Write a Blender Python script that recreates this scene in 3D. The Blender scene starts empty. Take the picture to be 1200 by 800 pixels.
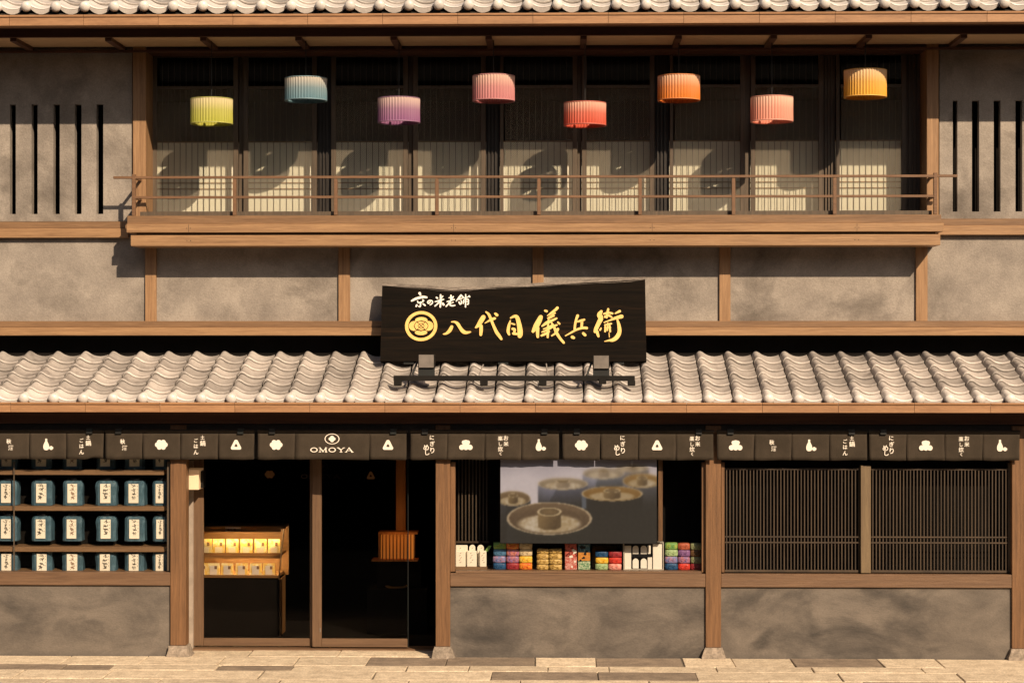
import bpy, bmesh, math, random
from mathutils import Vector, Matrix
random.seed(7)
R = random.random
SC = bpy.context.scene
COL = SC.collection

# ------------------------------------------------------------------ camera
FPX = 2400.0                       # focal length in photo pixels (photo is 1200 wide)
PSI = math.atan(60 / FPX)          # slight yaw to the left
CX, CY, CZ = 20 * math.tan(PSI), -20.0, 2.93
cam_d = bpy.data.cameras.new('camera'); cam = bpy.data.objects.new('camera', cam_d); COL.objects.link(cam)
cam.location = (CX, CY, CZ); cam.rotation_euler = (math.pi / 2, 0, PSI)
cam_d.sensor_width = 36; cam_d.lens = 36 * FPX / 1200; cam_d.clip_end = 3000; cam_d.clip_start = .1
SC.camera = cam

# ------------------------------------------------------------------ light
SUN = Vector((-.58, 1.0, -.76)).normalized()     # direction the light travels
elev = math.asin(-SUN.z); az = math.atan2(-SUN.x, -SUN.y)   # azimuth of the sun from +Y, clockwise
w = bpy.data.worlds.new('World'); SC.world = w; w.use_nodes = True
nt = w.node_tree; bg = nt.nodes['Background']
sky = nt.nodes.new('ShaderNodeTexSky'); sky.sky_type = 'NISHITA'; sky.sun_disc = False
sky.sun_elevation = elev; sky.sun_rotation = az; sky.dust_density = 3.0; sky.altitude = 50
nt.links.new(sky.outputs[0], bg.inputs[0]); bg.inputs[1].default_value = .05
sl = bpy.data.lights.new('sun', 'SUN'); so = bpy.data.objects.new('sun', sl); COL.objects.link(so)
sl.energy = 5.0; sl.angle = math.radians(.5); sl.color = (1.0, .78, .55)
so.rotation_euler = SUN.to_track_quat('-Z', 'Y').to_euler(); so.location = (12, -20, 16)
SC.view_settings.view_transform = 'Standard'; SC.view_settings.look = 'None'
SC.view_settings.exposure = .27; SC.view_settings.gamma = 1
SC.cycles.use_denoising = True; SC.cycles.max_bounces = 6; SC.cycles.diffuse_bounces = 3
SC.cycles.transparent_max_bounces = 16; SC.cycles.caustics_reflective = False; SC.cycles.caustics_refractive = False
SC.cycles.sample_clamp_indirect = 4

# ------------------------------------------------------------------ measured positions -> metres
_c, _s = math.cos(PSI), math.sin(PSI)
def X(px, Y):
    t = (px - 600) / FPX; d = Y - CY
    return CX + d * (t * _c - _s) / (_c + t * _s)
def Z(py, Y, px=600):
    dx = X(px, Y) - CX
    return CZ + (400 - py) / FPX * (-dx * _s + (Y - CY) * _c)

# ------------------------------------------------------------------ materials
def srgb(r, g, b):
    f = lambda v: (v / 255 / 12.92) if v / 255 <= .04045 else ((v / 255 + .055) / 1.055) ** 2.4
    return (f(r), f(g), f(b))
def pm(name, base, rough=.6, dark=None, scale=4, stretch=(1, 1, 1), detail=6, lo=.35, hi=.65, bump=0, bscale=None,
       spec=.5, fine=0, fscale=120, metallic=0, rnd=0, emit=None, estr=0, coat=0, rcoord='Object', distort=0, blotch=None):
    m = bpy.data.materials.new(name); m.use_nodes = True; n = m.node_tree.nodes; l = m.node_tree.links
    b = n['Principled BSDF']; b.inputs['Roughness'].default_value = rough; b.inputs['Metallic'].default_value = metallic
    b.inputs['Specular IOR Level'].default_value = spec
    if coat: b.inputs['Coat Weight'].default_value = coat; b.inputs['Coat Roughness'].default_value = .15
    dark = dark or tuple(c * .7 for c in base)
    tc = n.new('ShaderNodeTexCoord'); mp = n.new('ShaderNodeMapping'); l.new(tc.outputs[rcoord], mp.inputs[0])
    mp.inputs['Scale'].default_value = stretch
    oi = n.new('ShaderNodeObjectInfo')
    sc = n.new('ShaderNodeVectorMath'); sc.operation = 'SCALE'; sc.inputs[0].default_value = (17, 9, 23)
    l.new(oi.outputs['Random'], sc.inputs['Scale']); l.new(sc.outputs[0], mp.inputs['Location'])
    ns = n.new('ShaderNodeTexNoise'); ns.inputs['Scale'].default_value = scale; ns.inputs['Detail'].default_value = detail
    ns.inputs['Distortion'].default_value = distort; ns.inputs['Roughness'].default_value = .6
    l.new(mp.outputs[0], ns.inputs[0])
    mr = n.new('ShaderNodeMapRange'); mr.inputs[1].default_value = lo; mr.inputs[2].default_value = hi
    l.new(ns.outputs[0], mr.inputs[0])
    mx = n.new('ShaderNodeMix'); mx.data_type = 'RGBA'; mx.inputs[6].default_value = (*dark, 1); mx.inputs[7].default_value = (*base, 1)
    l.new(mr.outputs[0], mx.inputs[0]); out = mx.outputs[2]
    if blotch:
        n3 = n.new('ShaderNodeTexNoise'); n3.inputs['Roughness'].default_value = .62; n3.inputs['Scale'].default_value = blotch[1]; n3.inputs['Detail'].default_value = 5
        n3.inputs['Distortion'].default_value = .35; l.new(mp.outputs[0], n3.inputs[0])
        r3 = n.new('ShaderNodeMapRange'); r3.inputs[1].default_value = blotch[2]; r3.inputs[2].default_value = blotch[3]
        r3.inputs[3].default_value = 1; r3.inputs[4].default_value = 0; l.new(n3.outputs[0], r3.inputs[0])
        m3 = n.new('ShaderNodeMix'); m3.data_type = 'RGBA'; l.new(r3.outputs[0], m3.inputs[0]); l.new(out, m3.inputs[6])
        m3.inputs[7].default_value = (*blotch[0], 1); out = m3.outputs[2]
    if fine:
        n2 = n.new('ShaderNodeTexNoise'); n2.inputs['Scale'].default_value = fscale; n2.inputs['Detail'].default_value = 3
        l.new(mp.outputs[0], n2.inputs[0])
        r2 = n.new('ShaderNodeMapRange'); r2.inputs[1].default_value = .3; r2.inputs[2].default_value = .7
        r2.inputs[3].default_value = 1 - fine; r2.inputs[4].default_value = 1 + fine; l.new(n2.outputs[0], r2.inputs[0])
        m2 = n.new('ShaderNodeVectorMath'); m2.operation = 'SCALE'; l.new(out, m2.inputs[0]); l.new(r2.outputs[0], m2.inputs['Scale'])
        out = m2.outputs[0]
    if rnd:
        r4 = n.new('ShaderNodeMapRange'); r4.inputs[3].default_value = 1 - rnd; r4.inputs[4].default_value = 1 + rnd
        l.new(oi.outputs['Random'], r4.inputs[0])
        m4 = n.new('ShaderNodeVectorMath'); m4.operation = 'SCALE'; l.new(out, m4.inputs[0]); l.new(r4.outputs[0], m4.inputs['Scale'])
        out = m4.outputs[0]
    l.new(out, b.inputs['Base Color'])
    if bump:
        nb = n.new('ShaderNodeTexNoise'); nb.inputs['Scale'].default_value = bscale or scale * 4; nb.inputs['Detail'].default_value = 5
        l.new(mp.outputs[0], nb.inputs[0])
        bp = n.new('ShaderNodeBump'); bp.inputs['Strength'].default_value = bump; bp.inputs['Distance'].default_value = .01
        l.new(nb.outputs[0], bp.inputs['Height']); l.new(bp.outputs[0], b.inputs['Normal'])
    if emit:
        b.inputs['Emission Color'].default_value = (*emit, 1); b.inputs['Emission Strength'].default_value = estr
    return m

def wood(name, base, dark, axis, **k):
    st = {'h': (.6, 8, 14), 'v': (14, 8, .6), 'y': (14, .6, 8)}[axis]
    return pm(name, base, dark=dark, scale=3.0, stretch=st, lo=.3, hi=.7, detail=8, rough=k.pop('rough', .55), bump=.25, bscale=14,
              fine=.12, fscale=22, distort=.6, **k)
M = {}
M['wood_h'] = wood('weathered_cedar_horizontal', (.40, .235, .115), (.22, .12, .056), 'h')
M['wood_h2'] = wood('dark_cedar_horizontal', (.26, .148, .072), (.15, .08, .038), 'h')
M['wood_v'] = wood('weathered_cedar_vertical', (.38, .222, .11), (.22, .12, .056), 'v')
M['post_v'] = wood('post_cedar', (.225, .113, .048), (.11, .054, .023), 'v')
M['sill_h'] = wood('sill_cedar', (.19, .11, .06), (.11, .06, .032), 'h')
M['door_v'] = wood('door_wood_vertical', (.16, .092, .048), (.10, .054, .028), 'v')
M['door_h'] = wood('door_wood_horizontal', (.16, .092, .048), (.10, .054, .028), 'h')
M['rail'] = wood('rail_wood', (.2, .105, .052), (.13, .066, .032), 'h')
M['red_h'] = wood('stained_fascia', (.11, .045, .024), (.06, .025, .014), 'h')
M['soffit'] = wood('soffit_board', (.6, .42, .25), (.48, .32, .18), 'h')
M['darkwood'] = wood('dark_interior_wood', (.02, .014, .01), (.01, .007, .005), 'v')
M['gutter'] = pm('copper_gutter', (.40, .215, .105), rough=.5, dark=(.30, .155, .075), scale=5, stretch=(.5, 3, 5), fine=.1, fscale=40, rnd=.08, bump=.05, spec=.5)
M['lattice'] = pm('lattice_wood', (.066, .042, .023), dark=(.036, .023, .013), rough=.6, scale=6, stretch=(1, 1, .3), rnd=.25)
M['latticedark'] = pm('dark_lattice_bar', (.06, .04, .022), dark=(.03, .02, .012), rough=.6, scale=6, rnd=.2)
M['stile'] = wood('window_stile', (.12, .085, .055), (.06, .045, .03), 'v')
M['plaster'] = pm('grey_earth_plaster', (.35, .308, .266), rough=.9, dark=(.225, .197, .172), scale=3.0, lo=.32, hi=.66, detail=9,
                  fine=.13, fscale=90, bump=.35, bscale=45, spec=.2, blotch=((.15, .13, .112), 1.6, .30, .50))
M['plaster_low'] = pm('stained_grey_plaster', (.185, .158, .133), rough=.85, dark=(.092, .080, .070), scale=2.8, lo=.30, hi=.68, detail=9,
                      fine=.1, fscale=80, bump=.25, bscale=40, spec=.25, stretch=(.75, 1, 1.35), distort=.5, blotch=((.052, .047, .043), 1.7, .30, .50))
M['plaster_pale'] = pm('pale_plaster', (.42, .34, .27), rough=.9, scale=6, fine=.05)
M['tile'] = pm('smoked_clay_tile', (.52, .472, .43), rough=.42, dark=(.36, .325, .297), scale=9, lo=.3, hi=.7, detail=7, fine=.1, fscale=70,
               bump=.12, bscale=60, rnd=.26, spec=.5, blotch=((.20, .175, .16), 5, .27, .44))
M['tile_end'] = pm('smoked_clay_eave_tile', (.74, .69, .64), rough=.36, dark=(.62, .57, .53), scale=9, rnd=.07, spec=.6, fine=.08, bump=.08, bscale=60)
M['deck'] = pm('roof_deck', (.03, .025, .02), rough=.9)
M['stone_l'] = pm('pale_paving_stone', (.72, .60, .44), rough=.8, dark=(.52, .42, .30), scale=9, fine=.25, fscale=60, bump=.4, bscale=50, rnd=.12, spec=.2)
M['stone_d'] = pm('brown_paving_stone', (.32, .25, .185), rough=.8, dark=(.21, .165, .125), scale=7, fine=.2, fscale=60, bump=.4, bscale=50, rnd=.1, spec=.2)
M['stone_g'] = pm('granite', (.33, .27, .215), rough=.8, dark=(.2, .165, .13), scale=14, fine=.25, fscale=50, bump=.5, bscale=40, spec=.2)
M['grout'] = pm('mortar', (.2, .165, .12), rough=.95, fine=.2, fscale=50)
M['asphalt'] = pm('asphalt', (.055, .052, .05), rough=.9, dark=(.04, .038, .036), scale=3, fine=.25, fscale=60, bump=.3, bscale=100)
M['earth'] = pm('ground', (.12, .1, .08), rough=.95)
M['cloth'] = pm('brown_hemp_cloth', (.058, .045, .033), rough=.95, dark=(.042, .033, .024), scale=5, fine=.14, fscale=200, bump=.3, bscale=160, spec=.15)
M['print'] = pm('white_print', (.92, .84, .74), dark=(.86, .78, .68), rough=.8, spec=.2, scale=9)
M['black'] = pm('black_metal', (.012, .016, .015), rough=.5, dark=(.012, .011, .01))
M['bar'] = pm('brown_metal', (.014, .012, .010), rough=.6, spec=.15)
M['greyplate'] = pm('grey_plate', (.22, .19, .165), rough=.45, scale=12)
M['sign'] = wood('dark_sign_board', (.011, .0075, .005), (.004, .0035, .003), 'h', rough=.8, spec=.06, blotch=((.03, .016, .008), .9, .26, .4))
M['bark'] = pm('weathered_edge', (.26, .22, .185), rough=.9, dark=(.12, .10, .085), scale=6, stretch=(1, 1, 6), fine=.3, fscale=40, bump=.6)
M['gold'] = pm('gold_leaf', (.86, .56, .16), dark=(.74, .46, .12), rough=.45, scale=20, spec=.5)
M['ivory'] = pm('ivory_paint', (.92, .86, .76), dark=(.86, .8, .7), rough=.6)
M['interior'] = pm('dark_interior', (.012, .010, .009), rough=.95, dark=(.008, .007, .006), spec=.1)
M['int_wood'] = wood('amber_interior_wood', (.30, .155, .05), (.19, .095, .03), 'h')
M['int_post'] = wood('amber_interior_post', (.5, .22, .07), (.36, .15, .045), 'v')
M['paper'] = pm('shoji_paper', (.93, .88, .78), dark=(.90, .84, .73), rough=.9, scale=5, spec=.1)
M['cord'] = pm('black_cord', (.02, .02, .02), rough=.6)
M['cream'] = pm('cream_paper', (.92, .84, .70), dark=(.88, .79, .64), rough=.8, spec=.2)
M['ink'] = pm('dark_ink', (.05, .04, .035), rough=.8, spec=.1)
M['ink2'] = pm('brown_ink', (.34, .2, .13), rough=.8, spec=.1)
M['lid'] = pm('black_lid', (.015, .015, .018), rough=.3)
M['jar'] = pm('blue_paper_bag', (.08, .155, .205), dark=(.042, .088, .122), rough=.42, scale=14, lo=.3, hi=.7, bump=.8, bscale=16, rnd=.12, spec=.6)
M['seam'] = pm('pale_bar', (.5, .36, .25), rough=.5)

def glass(name, tint=(1, 1, 1), refl=.05, rough=.0):
    m = bpy.data.materials.new(name); m.use_nodes = True; n = m.node_tree.nodes; l = m.node_tree.links
    n.remove(n['Principled BSDF']); o = n['Material Output']
    t = n.new('ShaderNodeBsdfTransparent'); t.inputs[0].default_value = (*tint, 1)
    g = n.new('ShaderNodeBsdfGlossy'); g.inputs['Roughness'].default_value = rough
    # slightly wavy old glass
    ns = n.new('ShaderNodeTexNoise'); ns.inputs['Scale'].default_value = 1.6
    tc = n.new('ShaderNodeTexCoord'); l.new(tc.outputs['Object'], ns.inputs[0])
    bp = n.new('ShaderNodeBump'); bp.inputs['Strength'].default_value = .05; l.new(ns.outputs[0], bp.inputs['Height']); l.new(bp.outputs[0], g.inputs['Normal'])
    fr = n.new('ShaderNodeFresnel'); fr.inputs[0].default_value = 1.45
    ml = n.new('ShaderNodeMath'); ml.operation = 'MULTIPLY'; ml.inputs[1].default_value = refl * 20; l.new(fr.outputs[0], ml.inputs[0])
    mx = n.new('ShaderNodeMixShader'); l.new(ml.outputs[0], mx.inputs[0]); l.new(t.outputs[0], mx.inputs[1]); l.new(g.outputs[0], mx.inputs[2])
    l.new(mx.outputs[0], o.inputs[0]); return m
M['glass'] = glass('window_glass', (.98, .985, .98), .012)
M['glass_up'] = glass('upper_glass', (.97, .98, .95), .010)
M['glass_door'] = glass('tinted_door_glass', (.8, .78, .76), .006)

def netmat():
    m = bpy.data.materials.new('insect_net'); m.use_nodes = True; n = m.node_tree.nodes; l = m.node_tree.links
    b = n['Principled BSDF']; b.inputs['Base Color'].default_value = (.50, .44, .34, 1); b.inputs['Roughness'].default_value = .8
    o = n['Material Output']; t = n.new('ShaderNodeBsdfTransparent')
    tc = n.new('ShaderNodeTexCoord')
    def wave(rot):
        mp = n.new('ShaderNodeMapping'); mp.inputs['Rotation'].default_value = (0, rot, 0); l.new(tc.outputs['Object'], mp.inputs[0])
        wv = n.new('ShaderNodeTexWave'); wv.bands_direction = 'X'; wv.inputs['Scale'].default_value = 22; wv.inputs['Distortion'].default_value = .25
        l.new(mp.outputs[0], wv.inputs[0]); return wv.outputs[1]
    a, c = wave(.62), wave(-.78)
    mu = n.new('ShaderNodeMath'); mu.operation = 'MULTIPLY'; l.new(a, mu.inputs[0]); l.new(c, mu.inputs[1])
    mr = n.new('ShaderNodeMapRange'); mr.inputs[1].default_value = .0; mr.inputs[2].default_value = .6; mr.inputs[3].default_value = .0; mr.inputs[4].default_value = .30
    l.new(mu.outputs[0], mr.inputs[0])
    mx = n.new('ShaderNodeMixShader'); l.new(mr.outputs[0], mx.inputs[0]); l.new(t.outputs[0], mx.inputs[1]); l.new(b.outputs[0], mx.inputs[2])
    l.new(mx.outputs[0], o.inputs[0]); return m
M['net'] = netmat()

def colmat(key, c, **k):
    if key not in M: M[key] = pm(key, c, **k)
    return M[key]

# ------------------------------------------------------------------ mesh helpers
class MB:
    def __init__(s): s.v = []; s.f = []; s.sm = []
    def add(s, vs, fs, smooth=False):
        o = len(s.v); s.v += [tuple(v) for v in vs]
        for f in fs: s.f.append(tuple(i + o for i in f)); s.sm.append(smooth)
    def box(s, x0, x1, y0, y1, z0, z1, bev=0):
        x0, x1 = sorted((x0, x1)); y0, y1 = sorted((y0, y1)); z0, z1 = sorted((z0, z1))
        if bev:
            b = min(bev, (x1 - x0) * .3, (y1 - y0) * .3, (z1 - z0) * .3)
            bm = bmesh.new(); bmesh.ops.create_cube(bm, size=1)
            for v in bm.verts: v.co = ((x0 + x1) / 2 + v.co.x * (x1 - x0), (y0 + y1) / 2 + v.co.y * (y1 - y0), (z0 + z1) / 2 + v.co.z * (z1 - z0))
            bmesh.ops.bevel(bm, geom=bm.edges[:], offset=b, segments=1, affect='EDGES')
            s.bm(bm); return s
        s.add([(x0, y0, z0), (x1, y0, z0), (x1, y1, z0), (x0, y1, z0), (x0, y0, z1), (x1, y0, z1), (x1, y1, z1), (x0, y1, z1)],
              [(0, 3, 2, 1), (4, 5, 6, 7), (0, 1, 5, 4), (1, 2, 6, 5), (2, 3, 7, 6), (3, 0, 4, 7)]); return s
    def bm(s, bm, smooth=False):
        bm.verts.index_update(); s.add([v.co[:] for v in bm.verts], [[v.index for v in f.verts] for f in bm.faces], smooth); bm.free()
    def prism(s, pts, y0, y1, smooth=False):          # outline in x,z extruded along y (front y0)
        n = len(pts); vs = [(x, y0, z) for x, z in pts] + [(x, y1, z) for x, z in pts]
        fs = [tuple(range(n)), tuple(range(2 * n - 1, n - 1, -1))] + [((i + 1) % n, i, i + n, (i + 1) % n + n) for i in range(n)]
        s.add(vs, fs, smooth); return s
    def tube(s, p0, p1, r, n=8, cap=True):
        p0, p1 = Vector(p0), Vector(p1); d = (p1 - p0).normalized(); q = d.to_track_quat('Z', 'Y')
        ring = [q @ Vector((r * math.cos(a), r * math.sin(a), 0)) for a in [2 * math.pi * i / n for i in range(n)]]
        vs = [p0 + v for v in ring] + [p1 + v for v in ring]
        s.add(vs, [(i, (i + 1) % n, (i + 1) % n + n, i + n) for i in range(n)], True)
        if cap: s.add([p0 + v for v in ring], [tuple(range(n - 1, -1, -1))]); s.add([p1 + v for v in ring], [tuple(range(n))])
        return s
    def lathe(s, prof, c, n=24, smooth=True):           # prof: (r, z)
        vs = []; 
        for r, z in prof: vs += [(c[0] + r * math.cos(2 * math.pi * i / n), c[1] + r * math.sin(2 * math.pi * i / n), c[2] + z) for i in range(n)]
        fs = []
        for k in range(len(prof) - 1): fs += [(k * n + i, k * n + (i + 1) % n, (k + 1) * n + (i + 1) % n, (k + 1) * n + i) for i in range(n)]
        s.add(vs, fs, smooth); return s
    def mesh(s, name, mat):
        me = bpy.data.meshes.new(name); me.from_pydata(s.v, [], s.f); me.polygons.foreach_set('use_smooth', s.sm)
        me.materials.append(mat); me.update(); return me
def wloc(o):
    p = Vector((0, 0, 0))
    while o: p += o.location; o = o.parent
    return p
def link(o, parent=None):
    COL.objects.link(o)
    if parent: o.parent = parent
    return o
def part(name, mb, mat, parent=None, label=None, kind=None):
    """mesh given in world metres, hung under parent (parents carry no rotation)"""
    o = bpy.data.objects.new(name, mb.mesh(name, mat)); link(o, parent)
    if parent: o.location = -wloc(parent)
    if label: o['label'] = label
    if kind: o['kind'] = kind
    return o
def inst(name, me, loc, parent=None, rot=(0, 0, 0), scale=(1, 1, 1)):
    o = bpy.data.objects.new(name, me); link(o, parent)
    o.location = Vector(loc) - (wloc(parent) if parent else Vector()); o.rotation_euler = rot; o.scale = scale
    return o
def tag(o, label, cat, group=None):
    o['label'] = label; o['category'] = cat
    if group: o['group'] = group
    return o
def thing(name, label, cat, loc, group=None):
    o = bpy.data.objects.new(name, None); link(o); o.location = loc; o.empty_display_size = .1
    return tag(o, label, cat, group)
def sub(name, parent, loc=None):
    o = bpy.data.objects.new(name, None); link(o, parent); o.location = Vector(loc or wloc(parent)) - wloc(parent); o.empty_display_size = .1
    return o
def pbox(px0, px1, py0, py1, y0, y1, bev=0, mb=None):
    """box whose front face (at depth y0) covers the measured span"""
    mb = mb or MB(); return mb.box(X(px0, y0), X(px1, y0), y0, y1, Z(py1, y0), Z(py0, y0), bev)
XL, XR = -6.3, 6.4          # the facade runs on a little past both sides of the frame

def stroke_pts(pts, n=6):
    """smooth polyline with widths (catmull-rom)"""
    if len(pts) < 3: 
        out = [tuple(pts[0][k] + (pts[-1][k] - pts[0][k]) * i / 4 for k in range(3)) for i in range(5)] if len(pts) > 1 else list(pts)
        return out
    P = [pts[0]] + list(pts) + [pts[-1]]; out = []
    for i in range(1, len(P) - 2):
        for j in range(n):
            t = j / n; q = []
            for k in range(3):
                a, b, c, d = P[i - 1][k], P[i][k], P[i + 1][k], P[i + 2][k]
                q.append(.5 * (2 * b + (c - a) * t + (2 * a - 5 * b + 4 * c - d) * t * t + (3 * b - a - 3 * c + d) * t ** 3))
            out.append(tuple(q))
    out.append(tuple(pts[-1])); return out
def brush(mb, pts, f, y, th):
    """brush stroke as one closed outline; f maps (x,y,w)->(X,Z,W); extruded th towards -y"""
    q = [f(*p) for p in stroke_pts(pts)]
    L, Rr = [], []
    for i, (x, z, wd) in enumerate(q):
        a = q[max(i - 1, 0)]; b = q[min(i + 1, len(q) - 1)]
        dx, dz = b[0] - a[0], b[1] - a[1]; l = math.hypot(dx, dz) or 1; nx, nz = -dz / l, dx / l
        L.append((x + nx * wd / 2, z + nz * wd / 2)); Rr.append((x - nx * wd / 2, z - nz * wd / 2))
    def cap(p, dirx, dirz, wd, start):
        ang0 = math.atan2(dirz, dirx); o = []
        for k in (1, 2, 3):
            a = ang0 + (math.pi / 2 - math.pi * k / 4); o.append((p[0] + math.cos(a) * wd / 2, p[1] + math.sin(a) * wd / 2))
        return o
    a, b = q[-2], q[-1]; endc = cap(b, b[0] - a[0], b[1] - a[1], b[2], False)
    a, b = q[1], q[0]; stc = cap(b, b[0] - a[0], b[1] - a[1], b[2], True)
    n = len(L)
    # quads strip + caps keep the outline free of n-gon trouble
    vs = []; 
    for i in range(n): vs += [(L[i][0], y, L[i][1]), (Rr[i][0], y, Rr[i][1])]
    fs = [(2 * i, 2 * i + 2, 2 * i + 3, 2 * i + 1) for i in range(n - 1)]
    ring = L + endc + Rr[::-1] + stc
    mb.add(vs, fs)
    mb.add([(L[-1][0], y, L[-1][1])] + [(p[0], y, p[1]) for p in endc] + [(Rr[-1][0], y, Rr[-1][1])], [(0, 1, 2, 3, 4)])
    mb.add([(Rr[0][0], y, Rr[0][1])] + [(p[0], y, p[1]) for p in stc] + [(L[0][0], y, L[0][1])], [(0, 1, 2, 3, 4)])
    m = len(ring); mb.add([(p[0], y, p[1]) for p in ring] + [(p[0], y + th, p[1]) for p in ring], [(i, (i + 1) % m, (i + 1) % m + m, i + m) for i in range(m)])
def poly_flat(mb, pts, y): mb.add([(x, y, z) for x, z in pts], [tuple(range(len(pts)))])
def ringmesh(mb, cx, cz, ro, ri, y, th, n=40, ax=1.0, az=1.0):
    vs = []
    for k in range(n):
        a = 2 * math.pi * k / n; c, s = math.cos(a) * ax, math.sin(a) * az
        vs += [(cx + ro * c, y, cz + ro * s), (cx + ri * c, y, cz + ri * s), (cx + ro * c, y + th, cz + ro * s), (cx + ri * c, y + th, cz + ri * s)]
    fs = []
    for k in range(n):
        a, b = 4 * k, 4 * ((k + 1) % n); fs += [(a, b, b + 1, a + 1), (a, a + 2, b + 2, b), (a + 1, b + 1, b + 3, a + 3)]
    mb.add(vs, fs)
def text_mesh(body, size, bold=.02, ext=.001, line=.95, mat=None, align='CENTER'):
    cu = bpy.data.curves.new('txt', 'FONT'); cu.body = body; cu.size = size; cu.offset = bold * size; cu.extrude = ext
    cu.space_line = line; cu.align_x = align; cu.align_y = 'CENTER'; cu.resolution_u = 2
    o = bpy.data.objects.new('txt', cu); COL.objects.link(o); bpy.context.view_layer.update()
    me = bpy.data.meshes.new_from_object(o.evaluated_get(bpy.context.evaluated_depsgraph_get()))
    bpy.data.objects.remove(o); me.materials.clear(); me.materials.append(mat or M['print']); me.name = 'lettering'
    return me

# =================================================================== SETTING: ground, road, pavement
YF = -1.0            # front plane of the ground-floor posts
def struct(name, mb, mat):
    o = part(name, mb, mat); o['kind'] = 'structure'; return o
g = MB(); g.add([(-600, -600, -.16), (600, -600, -.16), (600, 600, -.16), (-600, 600, -.16)], [(0, 1, 2, 3)]); struct('ground', g, M['earth'])
g = MB(); g.add([(-60, -12, -.13), (60, -12, -.13), (60, -3.45, -.13), (-60, -3.45, -.13)], [(0, 1, 2, 3)]); struct('road', g, M['asphalt'])
g = MB().box(-12, 12, -3.3, -.35, -.12, -.012); pav = struct('pavement', g, M['grout'])
g = MB()
for i in range(24): g.box(-12 + i + .004, -11 + i - .004, -3.45, -3.304, -.15, .0, .012)
kerb = struct('kerb', g, M['stone_g'])
def stone(px0, px1, ya, yb, mat, top=0.0):
    b = MB(); g_ = .006; x0, x1 = X(px0, yb) + g_, X(px1, yb) - g_
    j = lambda: (R() - .5) * .012
    z = top + (R() - .5) * .006
    vs = [(x0 + j(), ya + g_ + j(), z), (x1 + j(), ya + g_ + j(), z), (x1 + j(), yb - g_ + j(), z), (x0 + j(), yb - g_ + j(), z)]
    bm = bmesh.new(); vt = [bm.verts.new(v) for v in vs] + [bm.verts.new((v[0], v[1], -.03)) for v in vs]
    bm.faces.new(vt[:4]); bm.faces.new(vt[7:3:-1])
    for i in range(4): bm.faces.new((vt[i], vt[i + 4], vt[(i + 1) % 4 + 4], vt[(i + 1) % 4]))
    bmesh.ops.bevel(bm, geom=[e for e in bm.edges if e.verts[0].co.z > -.02 and e.verts[1].co.z > -.02], offset=.005, segments=1, affect='EDGES')
    b.bm(bm); part('paving_stone', b, mat, pav)
Ld, Dk = M['stone_l'], M['stone_d']
rows = [
  (-1.50, -.99, [(-150, -40, Ld), (-40, 85, Ld), (85, 175, Ld), (175, 265, Ld), (265, 352, Ld), (352, 434, Ld), (434, 525, Dk), (525, 627, Dk), (627, 698, Ld), (698, 798, Dk), (798, 857, Ld), (857, 926, Ld), (926, 1027, Dk), (1027, 1096, Ld), (1096, 1200, Ld), (1200, 1330, Ld)]),
  (-1.80, -1.50, [(-150, -20, Dk), (-20, 80, Dk), (80, 135, Dk), (135, 258, Ld), (258, 345, Dk), (345, 478, Ld), (478, 550, Ld), (550, 642, Ld), (642, 713, Ld), (713, 838, Ld), (838, 950, Ld), (950, 1078, Ld), (1078, 1200, Ld), (1200, 1330, Ld)]),
  (-2.26, -1.80, [(-150, 30, Ld), (30, 133, Ld), (133, 310, Ld), (310, 441, Ld), (441, 577, Ld), (577, 700, Dk), (700, 814, Dk), (814, 980, Ld), (980, 1120, Ld), (1120, 1330, Ld)]),
  (-2.75, -2.26, [(-150, 60, Ld), (60, 190, Ld), (190, 330, Ld), (330, 480, Ld), (480, 610, Ld), (610, 760, Ld), (760, 900, Ld), (900, 1010, Ld), (1010, 1180, Dk), (1180, 1330, Ld)]),
  (-3.29, -2.75, [(-150 + i * 148, -2 + i * 148, Ld if i % 3 else Dk) for i in range(10)])]
for ya, yb, lst in rows:
    for a, b, m in lst: stone(a, b, ya, yb, m)
for a, b in ((212, 300), (300, 402), (402, 515)): stone(a, b, -.985, -.42, M['stone_l'])

ob = MB().box(-45, 45, -34, -23, -.1, 8.5); ob.add([(-46, -22.3, 8.4), (46, -22.3, 8.4), (46, -28.5, 10.6), (-46, -28.5, 10.6), (46, -35, 8.4), (-46, -35, 8.4)], [(0, 1, 2, 3), (3, 2, 4, 5)])
tag(part('added_street_blocker', ob, pm('dark_blocker_wall', (.16, .12, .09), rough=.9)), 'unseen dark house row added behind the viewer to block sky light', 'building')  # unseen row, added to cut sky and road bounce and deepen the shade

# =================================================================== THE BUILDING
B = thing('shop_building', 'two-storey wooden shop house with grey plaster walls and two tiled eaves', 'building', (0, 0, 0))
Zl = lambda py: Z(py, YF)
ztop = Z(54, 0)
# --- shell (rooms behind the facade)
sh = MB()
sh.box(XL, XR, 5.0, 5.15, 0, 5.9); sh.box(XL - .15, XL, -.95, 5.15, 0, 2.75); sh.box(XR, XR + .15, -.95, 5.15, 0, 2.75)
sh.box(XL - .15, XL, .02, 5.0, 2.75, 5.9); sh.box(XR, XR + .15, .02, 5.0, 2.75, 5.9)
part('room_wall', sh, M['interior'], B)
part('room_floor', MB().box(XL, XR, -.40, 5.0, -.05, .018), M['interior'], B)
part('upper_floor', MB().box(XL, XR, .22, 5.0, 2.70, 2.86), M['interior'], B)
part('ceiling_board', MB().box(XL, XR, .0, 5.0, 5.86, 5.95), M['interior'], B)

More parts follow.
